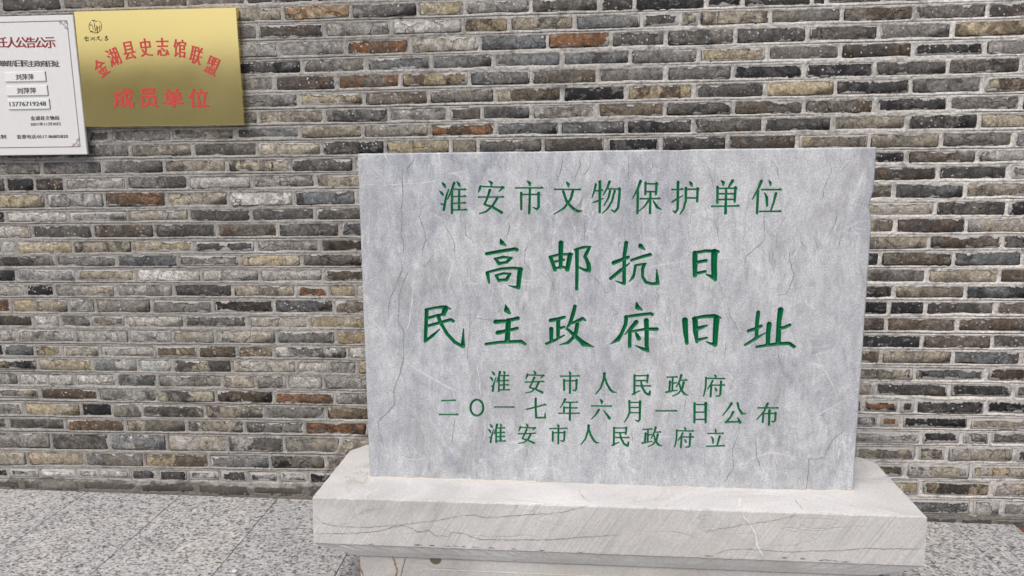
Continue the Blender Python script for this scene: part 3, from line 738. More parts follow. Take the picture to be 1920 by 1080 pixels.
# strokes, in enlarged-photo coordinates: x,y,width ...   'h' = level stroke with the raised end of printed type
BL = {  # block: origin x, origin y, enlargement, level stroke width, end-tick size
 'A': (810, 330, 5.647, 12, 30), 'B': (1140, 330, 5.647, 12, 30), 'C': (890, 440, 8, 40, 0), 'D': (1130, 440, 8, 40, 0),
 'E': (780, 565, 8, 40, 0), 'F': (1015, 565, 8, 40, 0), 'G': (1260, 565, 8, 40, 0), 'H': (900, 690, 8, 15, 34), 'I': (1130, 690, 8, 15, 34),
 'J': (810, 740, 8.727, 17, 36), 'K': (1030, 740, 8.727, 16, 34), 'L': (1220, 740, 7.68, 15, 32), 'M': (900, 785, 8, 15, 32), 'N': (1130, 785, 8, 15, 32)}
CH = [
 ('A', "108,62,8 128,85,26 142,112,14|82,150,6 108,180,24 118,198,10|175,135,8 150,210,16 125,350,22|95,285,8 120,295,16|235,65,22 205,150,18 165,238,6|213,150,18 211,385,20|265,52,8 285,80,24 295,102,12|h215,132 365,135|h215,210 365,208|h215,282 362,278|h215,352 375,350|288,140,16 286,350,18"),
 ('A', "605,45,8 630,65,26 630,90,12|515,95,10 508,120,22 492,160,8|h510,103 765,112|755,112,22 712,152,6|612,140,24 590,215,18 555,292,16 640,320,20 738,378,26|690,228,20 640,310,18 570,370,14 502,390,8|h495,215 765,215"),
 ('A', "1010,45,8 1035,68,28 1035,92,12|h890,118 1180,118|945,170,22 945,345,16|h945,188 1148,186|1128,170,22 1130,320,20 1110,345,16 1072,322,6|1038,125,18 1030,385,22"),
 ('A', "1425,55,8 1445,80,26 1445,102,12|h1300,132 1580,135|1390,155,20 1430,270,20 1500,340,24 1550,366,26 1588,360,6|1492,150,22 1470,235,20 1400,330,16 1295,395,7"),
 ('A', "1735,80,20 1720,150,16 1695,220,6|h1720,150 1815,145|1778,50,24 1776,375,20|1708,272,10 1740,262,16 1815,228,6|1880,50,22 1860,110,18 1815,190,6|h1863,128 2003,130|1985,120,20 1985,200,20 1970,330,20 1935,372,16 1898,348,6|1885,150,20 1870,220,16 1822,305,6|1935,150,18 1905,260,16 1860,335,14 1805,385,6"),
 ('B', "345,45,26 315,130,18 260,230,6|317,150,20 312,385,18|398,60,18 396,185,18|h398,74 535,75|515,65,20 508,185,18|405,157,12 508,157,12|450,160,16 445,385,20|h345,232 558,230|430,250,18 390,310,12 330,362,5|480,255,10 520,320,24 560,345,8"),
 ('B', "742,55,24 738,340,20 715,378,16 688,358,6|h680,135 800,132|682,265,16 730,235,14 792,198,6|865,50,8 882,75,28 890,98,12|825,118,22 825,250,18 800,340,14 762,395,6|h825,132 970,130|950,120,20 945,260,18|830,222,12 945,225,12"),
 ('B', "1200,40,8 1222,60,28 1220,88,12|1320,42,28 1280,105,14|1160,105,20 1158,275,18|h1160,122 1372,120|1350,110,22 1342,262,18|1165,180,12 1345,178,12|1165,240,12 1345,238,12|h1100,312 1395,308|1252,125,16 1245,385,24"),
 ('B', "1625,45,26 1590,130,18 1530,235,6|1590,150,20 1578,385,20|1705,40,8 1720,65,24 1722,90,10|h1632,135 1840,135|1660,170,8 1682,220,24 1685,305,18|1780,175,24 1755,270,16 1728,350,12|h1610,365 1838,365"),
 ('C', "388,60,20 410,110,66 470,155,12|180,275,45 400,235,48 610,202,45 635,215,50|300,350,25 430,325,38 560,335,22|310,350,32 370,425,46|370,422,38 480,400,35|545,340,36 480,400,42|190,562,50 218,710,22|180,555,30 400,500,38 590,488,36 705,505,42|685,510,68 665,650,62 655,780,55|655,785,40 580,770,24 510,748,6|320,600,32 365,680,38|315,600,28 430,570,32 535,575,25|528,582,36 475,665,46|370,670,34 480,665,38"),
 ('C', "1295,112,70 1290,300,60 1290,480,44|1140,325,48 1205,515,46|1130,320,34 1280,285,34 1462,280,28|1430,290,70 1390,512,56|1195,395,28 1340,365,28|1215,490,32 1330,472,30 1375,490,36|1505,215,32 1620,180,38 1735,170,22|1535,225,52 1535,500,44 1530,805,40|1722,182,36 1672,280,48 1650,320,38|1660,320,38 1708,430,56 1715,510,58|1715,528,50 1640,515,34 1565,475,18"),
 ('D', "355,108,54 325,300,46 322,715,46|165,410,58 385,325,42|120,645,42 260,530,46 405,415,10|325,722,40 260,705,22 195,680,8|555,132,22 572,160,66 632,212,10|435,370,36 590,320,42 712,287,48|492,455,34 470,590,34 452,630,40 400,690,6|490,450,28 570,435,32 650,420,18|622,435,48 600,500,44 600,620,34 650,700,40 740,725,38 830,720,42|825,718,46 820,640,42 812,510,8"),
 ('D', "1385,262,66 1385,400,72 1385,600,54|1375,262,42 1550,230,42 1728,242,48|1678,245,90 1670,430,84 1675,600,80 1690,665,42|1400,405,42 1550,377,46|1400,570,42 1540,540,38|1550,580,10 1620,610,38 1690,658,46"),
 ('E', "145,115,34 280,85,34 410,72,44 515,100,18|440,92,84 412,182,56|180,240,38 300,205,36 410,185,38|160,118,50 150,350,48 140,585,42|140,588,34 250,500,38 355,405,10|185,355,38 370,305,40 520,262,42 558,285,42|330,205,56 375,320,42 470,480,44 580,600,44 700,668,38|702,655,64 705,560,38 712,400,10"),
 ('E', "1345,45,14 1360,118,76 1402,165,36|1195,295,64 1340,285,48 1528,242,52|1225,460,60 1370,430,44 1518,392,42|1385,280,72 1370,570,72|1050,630,38 1230,605,40 1420,595,44 1580,590,48 1640,630,32"),
 ('F', "140,275,52 250,255,52 345,225,38|255,280,56 250,520,44|270,395,38 345,370,28|150,402,58 150,570,46|75,625,34 200,575,36 345,495,14|505,62,48 475,180,52 430,320,44 365,410,8|440,325,28 550,280,46 620,247,46 665,275,18|540,330,52 520,450,56 480,530,44 400,610,40 275,640,8|400,410,32 490,490,52 590,580,56 640,625,80 785,672,8"),
 ('F', "1430,12,24 1445,78,66 1510,115,18|1260,220,34 1450,195,44 1640,172,42 1665,185,42|1275,222,52 1265,330,48 1200,480,44 1150,560,60 1035,628,6|1425,297,60 1340,400,48 1250,485,6|1330,440,44 1325,665,46|1350,440,28 1560,405,38 1732,405,52|1575,275,70 1580,400,58 1580,650,54 1600,735,36|1595,725,46 1520,698,42 1415,652,8|1415,455,18 1440,500,48 1463,548,58"),
 ('G', "195,268,80 205,450,68 225,615,46|345,252,74 355,450,68 375,598,36|320,245,38 480,215,48 640,207,56 725,235,26|670,232,84 655,430,78 645,635,66|370,405,56 450,375,48 525,350,22|385,570,46 520,535,30|650,638,48 580,620,30 510,592,8"),
 ('G', "1295,152,52 1275,330,50 1270,520,46|1150,430,48 1260,400,50 1338,357,40|1100,640,32 1250,550,44 1400,462,8|1460,328,68 1445,450,62 1440,630,58|1630,115,80 1605,300,62 1595,600,72|1620,395,42 1700,375,48 1768,342,42|1275,670,38 1440,645,40 1600,625,50 1760,617,46 1832,668,46"),
 ('H', "180,45,8 205,70,30 218,95,12|155,125,8 180,155,28 192,180,10|240,130,8 205,240,18 190,335,25|170,258,8 195,262,14|300,45,28 280,130,20 250,200,8|285,140,20 283,340,18|355,40,10 370,60,26 365,85,10|h285,105 440,103|h290,180 435,178|h290,245 435,242|h290,318 450,318|362,110,20 360,315,22"),
 ('H', "810,35,10 828,60,28 825,90,12|715,75,12 708,105,22 688,150,8|h705,92 970,102|955,98,20 912,138,8|815,130,24 785,200,18 745,280,16 840,310,20 935,355,28|880,205,24 840,290,20 770,345,12 685,362,8|h685,200 965,192"),
 ('H', "1340,45,10 1355,70,30 1350,95,12|h1215,112 1500,108|1262,165,22 1262,320,22|1262,183,14 1450,180,14|1450,165,26 1445,305,20 1425,328,16 1390,315,8|1352,115,20 1350,365,22"),
 ('H', "1868,70,36 1860,150,26 1810,290,18 1735,380,8|1872,110,14 1900,220,24 1960,320,28 2000,352,20 2045,350,6"),
 ('I', "478,95,22 475,380,22|478,105,14 680,103,14|678,95,26 668,205,16|485,178,16 665,178,16|h485,255 728,258|445,385,18 500,355,18 560,330,6|575,185,20 590,270,22 640,360,24 690,390,30|712,335,18 700,390,30"),
 ('I', "h970,125 1130,122|1052,130,18 1045,330,18|1052,225,14 1105,205,14|1010,190,26 1000,345,22|955,352,26 1040,335,16 1120,322,8|1180,95,28 1160,170,20 1105,270,8|h1165,172 1275,170|1215,205,26 1195,300,22 1130,375,14 1050,408,8|1148,210,12 1175,310,24 1230,380,26 1280,395,8"),
 ('I', "1680,90,8 1695,110,26 1690,130,12|h1550,142 1838,148|1552,130,20 1545,280,18 1515,408,10|1650,180,22 1625,230,18 1575,300,8|1630,250,22 1620,415,22|h1650,245 1838,245|1778,190,26 1765,390,22 1740,410,18 1700,408,8|1685,285,10 1705,325,24"),
 ('J', "h165,85 390,80|h125,312 435,312"), ('J', "ellipse"), ('J', "h1030,190 1350,192"),
 ('J', "1550,228,22 1700,190,18 1840,152,22|1840,140,10 1868,156,12|1697,50,30 1697,200,26 1705,360,24|1705,365,24 1850,365,22|1850,365,24 1852,285,8"),
 ('K', "260,60,30 235,110,18 180,200,8|h245,112 472,112|h240,200 465,205|242,190,22 240,265,22|h160,292 500,292|342,120,22 335,400,26"),
 ('K', "835,65,10 860,100,36 858,130,14|h695,172 1025,175|810,235,30 770,305,20 690,385,8|890,245,8 940,310,24 985,375,38"),
 ('K', "1308,90,26 1315,270,22 1280,360,18 1228,435,8|1310,115,14 1490,112,14|1485,100,34 1480,390,24 1455,425,22 1410,405,8|1325,198,14 1475,198,14|1325,282,14 1475,282,14"),
 ('L', "h80,222 385,222"),
 ('L', "633,110,24 630,390,22|633,130,14 795,130,14|795,110,36 792,390,20|640,240,14 790,240,14|640,345,14 790,345,16"),
 ('L', "1165,115,30 1110,200,18 1040,285,8|1252,110,26 1270,190,20 1320,265,30 1370,262,6|1190,238,28 1150,310,18 1090,385,20|1080,385,24 1290,378,16|1255,320,10 1290,390,34"),
 ('L', "h1550,178 1845,180|1685,115,28 1640,220,18 1530,345,8|1625,245,18 1615,385,22|1620,262,14 1800,255,14|1800,250,26 1795,360,20 1770,382,16 1740,372,6|1712,215,30 1705,425,22"),
 ('M', 19, (128, 70, 385, 345)), ('M', 20, (580, 68, 840, 360)), ('M', 21, (1048, 78, 1312, 362)), ('M', 22, (1515, 92, 1785, 375)),
 ('N', 23, (140, 120, 400, 395)), ('N', 24, (595, 120, 885, 408)), ('N', 25, (1080, 120, 1368, 420)),
 ('N', "1690,145,8 1698,175,24 1696,190,10|h1585,210 1820,208|1635,260,10 1655,300,22 1658,355,14|1755,250,26 1735,330,18 1715,395,14|h1565,402 1830,395"),
]
def strokes(block, spec, box=None):
    """list of strokes in enlarged coordinates [(x,y,w)...]"""
    hw, tk = BL[block][3], BL[block][4]
    out = []
    if spec == 'ellipse':
        return [[(735+105*math.cos(a), 200+130*math.sin(a), 26) for a in np.linspace(0, 2*math.pi, 25)]]
    for s in spec.split('|'):
        if s[0] == 'h':
            p = [tuple(map(float, q.split(','))) for q in s[1:].split()]
            (x0, y0), (x1, y1) = p
            out.append([(x0, y0, hw*1.25), (x0+tk*.5, y0, hw*.95), (x1-tk*.5, y1, hw)])
            out.append([(x1-tk*.75, y1-tk*.38, hw*.35), (x1-tk*.42, y1-tk*.08, tk*.5), (x1-tk*.1, y1+tk*.14, hw*.35)])
        else:
            out.append([tuple(map(float, q.split(','))) for q in s.split()])
    return out
FS = 0.0014
tu0, tv0 = tab(775, 850); tu1, tv1 = tab(1515, 325)
tu1, tv1 = tab(1515, 325)
us = np.concatenate([[0, .004, .0055, .008], np.arange(.03, tu0-.01, .02), np.arange(tu0, tu1, FS), np.arange(tu1+.01, TW-.02, .02), [TW-.008, TW-.0055, TW-.004, TW]])
vs_ = np.concatenate([[0, .004, .0055, .008], np.arange(.02, tv0-.01, .02), np.arange(tv0, tv1, FS), np.arange(tv1+.01, TH_-.02, .02), [TH_-.008, TH_-.0055, TH_-.004, TH_]])
nu, nv = len(us), len(vs_)
depth = np.full((nv, nu), -1.0); owner = np.full((nv, nu), -1, int)
def carve(a, b, ra, rb, cid):
    m = max(ra, rb)+FS*2.5
    i0, i1 = np.searchsorted(us, [min(a[0], b[0])-m, max(a[0], b[0])+m]); j0, j1 = np.searchsorted(vs_, [min(a[1], b[1])-m, max(a[1], b[1])+m])
    if i1 <= i0 or j1 <= j0: return
    U, W = np.meshgrid(us[i0:i1], vs_[j0:j1])
    dx, dy = b[0]-a[0], b[1]-a[1]; L2 = dx*dx+dy*dy+1e-12
    t = np.clip(((U-a[0])*dx+(W-a[1])*dy)/L2, 0, 1)
    sdv = (ra+(rb-ra)*t) - np.hypot(U-a[0]-t*dx, W-a[1]-t*dy)
    sub = depth[j0:j1, i0:i1]; own = owner[j0:j1, i0:i1]
    better = sdv > sub
    sub[better] = sdv[better]; own[better & (sdv > -FS*1.6)] = cid
resolved = []
for cid, c in enumerate(CH):
    if isinstance(c[1], int):
        src = resolved[c[1]]; xsn = [p[0] for s in src for p in s]; ysn = [p[1] for s in src for p in s]
        a0, b0, a1, b1 = min(xsn), min(ysn), max(xsn), max(ysn); B = c[2]
        kx, ky = (B[2]-B[0])/(a1-a0), (B[3]-B[1])/(b1-b0)
        st = [[(B[0]+(x-a0)*kx, B[1]+(y-b0)*ky, w*.92) for x, y, w in s] for s in src]
    else: st = strokes(c[0], c[1])
    resolved.append(st)
    ox, oy, en = BL[c[0]][:3]
    for s in st:
        q = []
        for (x, y, w) in s:
            px, py = ox+x/en, oy+y/en
            p0, p1 = tab(px, py), tab(px+1, py)
            q.append((p0, 0.5*w/en*abs(p1[0]-p0[0])+.00062))
        for k in range(len(q)-1): carve(q[k][0], q[k+1][0], q[k][1], q[k+1][1], cid)
prof = np.clip(depth, 0, .008)*1.25                        # V-cut
paint = np.clip((depth+.0006)/.0014*0.5+0.5, 0, 1)
UU, WW = np.meshgrid(us, vs_)
Yd = prof.copy()
Yd += 0.0005*vnoise(UU*40, WW*30, 31) * (depth < -0.004)
Yd[0, :] += .004; Yd[-1, :] += .0045; Yd[:, 0] += .004; Yd[:, -1] += .005
# small losses along the right arris and at the corners
chip = 0.005*np.clip(vnoise(vs_*13, vs_*0+.5, 33)-.45, 0, 1) + 0.008*np.exp(-((vs_-.90)/.028)**2)
UU = UU.copy() + .011*np.clip((UU-1.36)/(TW-1.36), 0, 1)*WW/TH_; UU[:, -4:] -= chip[:, None]
UU[:, 0] += 0.005*np.clip(vnoise(vs_*15, vs_*0+.5, 34)-.4, 0, 1)
WW = WW.copy(); WW[-1, :] -= 0.005*np.clip(vnoise(us*9, us*0+.5, 35)-.3, 0, 1)
TV = np.stack([UU, Yd, WW], -1).reshape(-1, 3)
ii = np.arange(nv-1)[:, None]*nu + np.arange(nu-1)[None, :]
TQ = np.stack([ii, ii+1, ii+nu+1, ii+nu], -1).reshape(-1, 4)
own4 = np.stack([owner[:-1, :-1], owner[:-1, 1:], owner[1:, 1:], owner[1:, :-1]], -1).reshape(-1, 4)
qo = own4.max(1)
PAINT = paint.astype(np.float32).ravel()
tablet = empty('stone_tablet', (SL[0], SL[1], T-0.003))
RM = Matrix(((uu[0], -nn[0], vv[0]), (uu[1], -nn[1], vv[1]), (uu[2], -nn[2], vv[2])))
tablet.rotation_euler = RM.to_euler()
tag(tablet, 'upright grey veined limestone tablet carved with green painted characters', 'tablet')
def sub_mesh(name, sel):
    q = TQ[sel]; used, inv = np.unique(q, return_inverse=True)
    return TV[used], inv.reshape(-1, 4), PAINT[used]
# body: front skin without the carved parts, plus sides, top and back
v, q, pnt = sub_mesh('slab', qo < 0)
vi = {}
loop = [(0, i) for i in range(nu)] + [(j, nu-1) for j in range(1, nv)] + [(nv-1, i) for i in range(nu-2, -1, -1)] + [(j, 0) for j in range(nv-2, 0, -1)]
used = np.unique(TQ[qo < 0]); remap = np.full(nu*nv, -1); remap[used] = np.arange(len(used))
lp = np.array([remap[j*nu+i] for j, i in loop])
n0_ = len(v); bk = v[lp].copy(); bk[:, 1] = TT
v = np.vstack([v, bk]); pnt = np.concatenate([pnt, np.zeros(len(bk), np.float32)])
m = len(lp); k = np.arange(m)
side = np.stack([lp, n0_+k, n0_+(k+1) % m, lp[(k+1) % m]], -1)
me = mesh_np('slab', v, np.vstack([q, side]))
sm = np.ones(len(q)+len(side), bool); sm[len(q):] = False
me.polygons.foreach_set('use_smooth', sm)
at = me.attributes.new('paint', 'FLOAT', 'POINT'); at.data.foreach_set('value', pnt)
body = link('slab', me, MAT_TABLET, tablet)
bv, bf = bevel_box(.004, TW-.01, TT-.02, TT-.001, .004, TH_-.007, .002)
me = mesh_py('back', bv, bf); fix_normals(me); link('back', me, MAT_TABLET, tablet)
for cid in range(len(CH)):
    sel = qo == cid
    if not sel.any(): continue
    v, q, pnt = sub_mesh('c', sel)
    me = mesh_np('carved_character', v, q)
    at = me.attributes.new('paint', 'FLOAT', 'POINT'); at.data.foreach_set('value', pnt)
    link('carved_character', me, MAT_TABLET, tablet)
# natural cracks and one pale vein, followed line by line
MAT_CRACK = plain('crack_fill', (.17, .16, .15), .95); MAT_CRACK2 = plain('crack_fill_grey', (.225, .222, .225), .95); MAT_PALE = plain('pale_scratch', (.60, .60, .61), .8); MAT_VEIN = plain('calcite_vein', (.74, .72, .69), .7)
def crack_mesh(name, pts, wid, mat, parent, seed):
    """pts: 3-D points on a flat face with that face's local in-plane axes already applied: (a, b) -> place(a, b)"""
    r = random.Random(seed); pl, place = pts
    dense = []
    for k in range(len(pl)-1):
        a, b = np.array(pl[k]), np.array(pl[k+1]); n = max(2, int(np.linalg.norm(b-a)/.007))
        for q in range(n):
            t = q/n; nrm = np.array([-(b-a)[1], (b-a)[0]]); nrm /= max(np.linalg.norm(nrm), 1e-6)
            dense.append(a+(b-a)*t+nrm*r.uniform(-.0014, .0014))
    dense.append(np.array(pl[-1])); v, f = [], []
    for k, p in enumerate(dense):
        t = dense[min(k+1, len(dense)-1)]-dense[max(k-1, 0)]; t = t/max(np.linalg.norm(t), 1e-9); w = wid*r.uniform(.35, 1.25)*min(1, .25+k*.25, .25+(len(dense)-1-k)*.25)
        nrm = np.array([-t[1], t[0]])*w/2
        v.append(place(*(p+nrm))); v.append(place(*(p-nrm)))
    f = [(2*k, 2*k+1, 2*k+3, 2*k+2) for k in range(len(dense)-1)]
    return link(name, mesh_py(name, v, f), mat, parent)
slab_o = [o for o in ped.children if o.name.startswith('top_slab')][0]
RZ = np.array([[math.cos(PROT), math.sin(PROT), 0], [-math.sin(PROT), math.cos(PROT), 0], [0, 0, 1]])
fn = np.array([math.sin(PROT), -math.cos(PROT), 0.0])
def front_pt(x, y): k = RZ @ (on_plane(x, y, FL, fn)-FL); return (k[0], k[2])
def top_pt(x, y): k = RZ @ (on_level(x, y, T)-FL); return (k[0], k[1])
Z7 = lambda x, y: (560+x/3.2, 780+y/3.2)
Z8 = lambda x, y: (1320+x/3.2, 780+y/3.2)
FRONT = [
 (Z7, "90,590 150,640 220,660 380,668 500,660 700,640 830,625 900,612 970,595 1050,590 1120,610 1250,600 1400,588 1500,585 1600,570 1700,545 1745,533", .0013, MAT_CRACK),
 (Z7, "90,705 350,700 480,688 560,665 640,655 690,680 720,695 780,685 820,715 900,720 920,695 1000,705 1080,738 1250,742 1500,740 1700,725 1920,710", .0015, MAT_CRACK),
 (Z7, "310,620 400,565 510,548", .0011, MAT_CRACK), (Z7, "235,650 265,690 275,720", .004, MAT_VEIN),
 (Z8, "0,690 130,670 230,650 350,635 480,612 565,592", .0013, MAT_CRACK), (Z8, "60,830 150,800 250,795 400,805 520,815 700,805 830,805 960,790 1100,795 1320,795", .0014, MAT_CRACK),
 (Z8, "212,568 270,640 305,700 320,780 352,838", .005, MAT_VEIN)]
for k, (zf, st, wd, mt) in enumerate(FRONT):
    pl = [front_pt(*zf(*map(float, q.split(',')))) for q in st.split()]
    crack_mesh('crack' if mt is MAT_CRACK else 'vein', (pl, lambda a, b: (a, -.0026, b)), wd, mt, slab_o, k)
for k, (zf, st, wd, mt) in enumerate([(Z8, "540,490 560,525 598,562", .0016, MAT_CRACK), (Z7, "1680,445 1690,470 1720,500 1752,522", .0016, MAT_CRACK), (Z8, "218,490 212,525 210,555", .005, MAT_VEIN)]):
    pl = [top_pt(*zf(*map(float, q.split(',')))) for q in st.split()]
    crack_mesh('crack' if mt is MAT_CRACK else 'vein', (pl, lambda a, b: (a, b, .0006)), wd, mt, slab_o, 20+k)
MAT_RUST = plain('rust_stain', (.24, .165, .085), .95)
for k, (st, wd, mt) in enumerate([("1485,748 1510,800 1525,860 1520,891 1530,960", .007, MAT_RUST), ("1595,755 1570,800 1555,860 1540,960", .0035, MAT_CRACK), ("1276,800 1290,850 1310,900", .006, MAT_RUST)]):
    bfo = FL + RZ.T @ np.array([0, by0, 0.0])
    pl = []
    for q in st.split():
        a, b = map(float, q.split(',')); kk = RZ @ (on_plane(300+a/3.43, 820+b/3.43, bfo, fn)-FL); pl.append((kk[0], kk[2]))
    crack_mesh('stain' if mt is MAT_RUST else 'crack', (pl, lambda a, b: (a, by0-.0008, b)), wd, mt, bb, 90+k)
for k, (zf, cx, cy, hw) in enumerate([(Z7, 440, 768, 16), (Z7, 715, 773, 24), (Z7, 800, 776, 18), (Z7, 900, 780, 14), (Z7, 945, 780, 14), (Z7, 990, 783, 14), (Z7, 1060, 786, 20), (Z7, 1160, 790, 22), (Z7, 1290, 795, 18), (Z7, 1460, 806, 16), (Z7, 1690, 818, 12), (Z8, 30, 838, 30), (Z8, 480, 850, 20), (Z8, 590, 855, 16), (Z8, 720, 864, 34), (Z8, 780, 868, 26), (Z8, 850, 874, 30)]):
    pl = [front_pt(*zf(cx-hw, cy-1)), front_pt(*zf(cx, cy-2)), front_pt(*zf(cx+hw, cy+1))]
    crack_mesh('chip', (pl, lambda a, b: (a, -.0028, b)), .0055, MAT_CRACK, slab_o, 120+k)
TCR = [('G', "830,0 870,200 900,270 950,320 990,420 1030,500 1040,560"), ('G', "810,585 812,650 790,760 770,830"), ('F', "980,10 1060,90 1150,160 1090,190 1080,230"), ('F', "1190,590 1212,650 1200,720 1160,780"),
       ('E', "1320,0 1290,90 1240,150 1200,220"), ('E', "840,260 900,232 1000,245 1150,265"), ('E', "1640,20 1600,130 1590,210"), ('C', "880,100 790,160 740,240 750,330"), ('N', "430,190 450,270 440,340 460,410"),
       ('A', "1600,190 1580,250 1530,330 1500,430"), ('M', "520,150 470,220 420,270 480,340"), ('L', "510,0 505,90 490,150 500,240"), ('D', "290,0 270,90 225,160 250,230"), ('G', "1600,690 1590,800 1640,960")]
for k, (bk_, st) in enumerate(TCR):
    ox, oy, en = BL[bk_][:3]
    pl = [tab(ox+float(q.split(',')[0])/en, oy+float(q.split(',')[1])/en) for q in st.split()]
    crack_mesh('crack', (pl, lambda a, b: (a, -.0003, b)), .0021, MAT_CRACK2, body, 40+k)
for k, st in enumerate(["610,455 625,340 630,250 680,250 720,245 740,200 780,130 835,90 860,60", "120,395 175,310 170,190 200,120", "310,100 312,230 350,330"]):
    pl = [tab(*Z8(*map(float, q.split(',')))) for q in st.split()]
    crack_mesh('crack', (pl, lambda a, b: (a, -.0008, b)), .0024, MAT_CRACK2, body, 70+k)

for k, st in enumerate(["684,344 720,346 750,344 790,341 826,337", "702,318 722,332", "808,462 822,467 850,486", "706,605 732,632", "772,688 810,708 852,732", "1500,795 1545,770 1580,750", "1552,762 1566,768 1580,770", "1530,660 1545,690 1566,728", "838,470 848,500 840,525"]):
    pl = [tab(*map(float, q.split(','))) for q in st.split()]
    crack_mesh('vein', (pl, lambda a, b: (a, -.0005, b)), .0034, MAT_PALE, body, 150+k)
TB2 = {'P': (670, 470, 2.51), 'Q': (940, 280, 3.858), 'S': (1280, 280, 3.858), 'U': (660, 270, 5.143)}
DARKV = {'P': "205,30 212,80 180,160 150,230 145,310|240,90 200,190 190,330 220,375 215,430 220,490 205,560 190,600 170,660 175,720 140,760 95,800 105,860 125,920|360,10 320,70 300,60|530,320 525,420 515,520|460,780 450,860 440,910",
 'Q': "450,30 430,140 400,230|560,40 575,110 540,180 525,240|640,30 645,110 600,175 585,180|920,40 922,180 930,220|1010,130 1025,190|1090,40 1095,130 1060,160|595,320 580,380 560,420|545,470 555,560|940,280 900,350 890,410|865,590 870,640 845,690 855,720|600,500 605,650|660,890 705,960 690,1010|210,650 175,720 165,800 205,860 200,930|40,500 60,550 35,640|340,900 375,960 380,1040",
 'S': "640,60 680,130 695,210|180,120 215,220 225,280|215,470 240,540 255,610 265,670|585,470 590,560 598,640 560,680 500,730 460,770 445,840 430,910|1070,80 1075,160 1045,220 1015,290 1015,380|1120,440 1110,500 1090,560 1060,610|780,700 770,780 790,850 810,900 780,980 745,1040 680,1050|850,655 885,700 885,735|1150,600 1125,720|265,960 285,1020 320,1075|1200,90 1150,150",
 'U': "490,180 485,300 490,450 475,600 485,740 470,860 495,960 490,1080|600,90 590,160 530,230 560,330|670,590 650,690 690,800 715,920 680,1000 675,1080|880,740 910,810 960,880 990,960 985,1080|1390,120 1450,280|1090,730 1100,870 1160,920|960,100 985,180"}
PALEV = {'P': "460,5 450,60 430,130 415,160|265,100 262,170 255,260 245,340 225,375|230,520 300,565 380,610 480,665|60,310 110,370 150,425|560,520 575,600 580,680|490,150 595,152|600,780 602,860 590,895",
 'Q': "85,540 50,590|760,1040 790,1055|600,40 630,120", 'S': "1100,340 1090,370|840,700 800,770 785,820|1120,640 1130,660|1220,560 1330,575|960,940 1000,945", 'U': "620,100 590,220|760,650 830,690 880,720|985,960 990,1080|640,420 650,560"}
kk_ = 300
for D_, nm_, mt_, w_ in ((DARKV, 'crack', MAT_CRACK2, .0024), (PALEV, 'vein', MAT_PALE, .0036)):
    for bk_, sts in D_.items():
        ox, oy, en = TB2[bk_]
        for st in sts.split('|'):
            pl = [tab(ox+float(q.split(',')[0])/en, oy+float(q.split(',')[1])/en) for q in st.split()]; kk_ += 1
            crack_mesh(nm_, (pl, lambda a, b: (a, -.00035-.0001*(kk_ % 3), b)), w_, mt_, body, kk_)
# bead of mortar where the tablet is bedded on the pedestal
bv, bf = [], []
n = 90
for k in range(n+1):
    x = -0.004+(TW+.006)*k/n; r = .0042+.0032*random.random() if k < n*.36 or k > n*.9 else .0022+.002*random.random()
    bv += [(x, .004, -.002), (x, -r, .0012), (x, -r*.6, r*.7+.001), (x, .004, r*1.2+.002)]
for k in range(n):
    for q in range(3): bf.append((4*k+q, 4*k+4+q, 4*k+5+q, 4*k+1+q))
link('bedding_mortar', mesh_py('bedding_mortar', bv, bf, True), plain('bedding_lime', (.55, .51, .44), .9), tablet)

# ------------------------------------------------------------------ lettering from the built-in typeface
def text_mesh(s, size, offset=0.0, extrude=0.0, align='LEFT', xs_=1.0):
    cu = bpy.data.curves.new('t', 'FONT'); cu.body = s; cu.size = size; cu.offset = offset; cu.extrude = extrude; cu.resolution_u = 3
    cu.align_x = align; cu.fill_mode = 'FRONT'
    o = bpy.data.objects.new('t', cu); COL.objects.link(o)
    dg = bpy.context.evaluated_depsgraph_get(); me = bpy.data.meshes.new_from_object(o.evaluated_get(dg))
    bpy.data.objects.remove(o); bpy.data.curves.remove(cu)
    return me
def placed(name, me, mat, parent, box, y, rot=0.0, bx=0.0, bz=0.0):
    """fit the lettering into box (x0, z0, x1, z1) on a board: local x right, z up, y towards the wall"""
    co = np.zeros(len(me.vertices)*3, np.float32); me.vertices.foreach_get('co', co); co = co.reshape(-1, 3)
    lo, hi = co.min(0), co.max(0)
    cx, cz = (box[0]+box[2])/2, (box[1]+box[3])/2
    X = (co[:, 0]-(lo[0]+hi[0])/2)*(box[2]-box[0])/(hi[0]-lo[0]); Z = (co[:, 1]-(lo[1]+hi[1])/2)*(box[3]-box[1])/max(hi[1]-lo[1], 1e-6)
    c, s = math.cos(rot), math.sin(rot)
    tris = [tuple(p.vertices) for p in me.polygons]; bpy.data.meshes.remove(me)
    V, Fc = [], []
    shifts = [(0, 0)] + ([(-bx, 0), (bx, 0)] if bx else []) + ([(0, -bz), (0, bz)] if bz else []) + ([(-bx*.5, bz*.5), (bx*.5, -bz*.5)] if bx and bz else [])
    for k, (ax, az) in enumerate(shifts):       # heavier strokes: layers of ink a hair apart
        n0 = len(V)
        V += [(cx+c*(a+ax)-s*(b+az), y-.00006*k, cz+s*(a+ax)+c*(b+az)) for a, b in zip(X, Z)]
        Fc += [tuple(n0+q for q in f) for f in tris]
    return link(name, mesh_py(name, V, Fc), mat, parent)

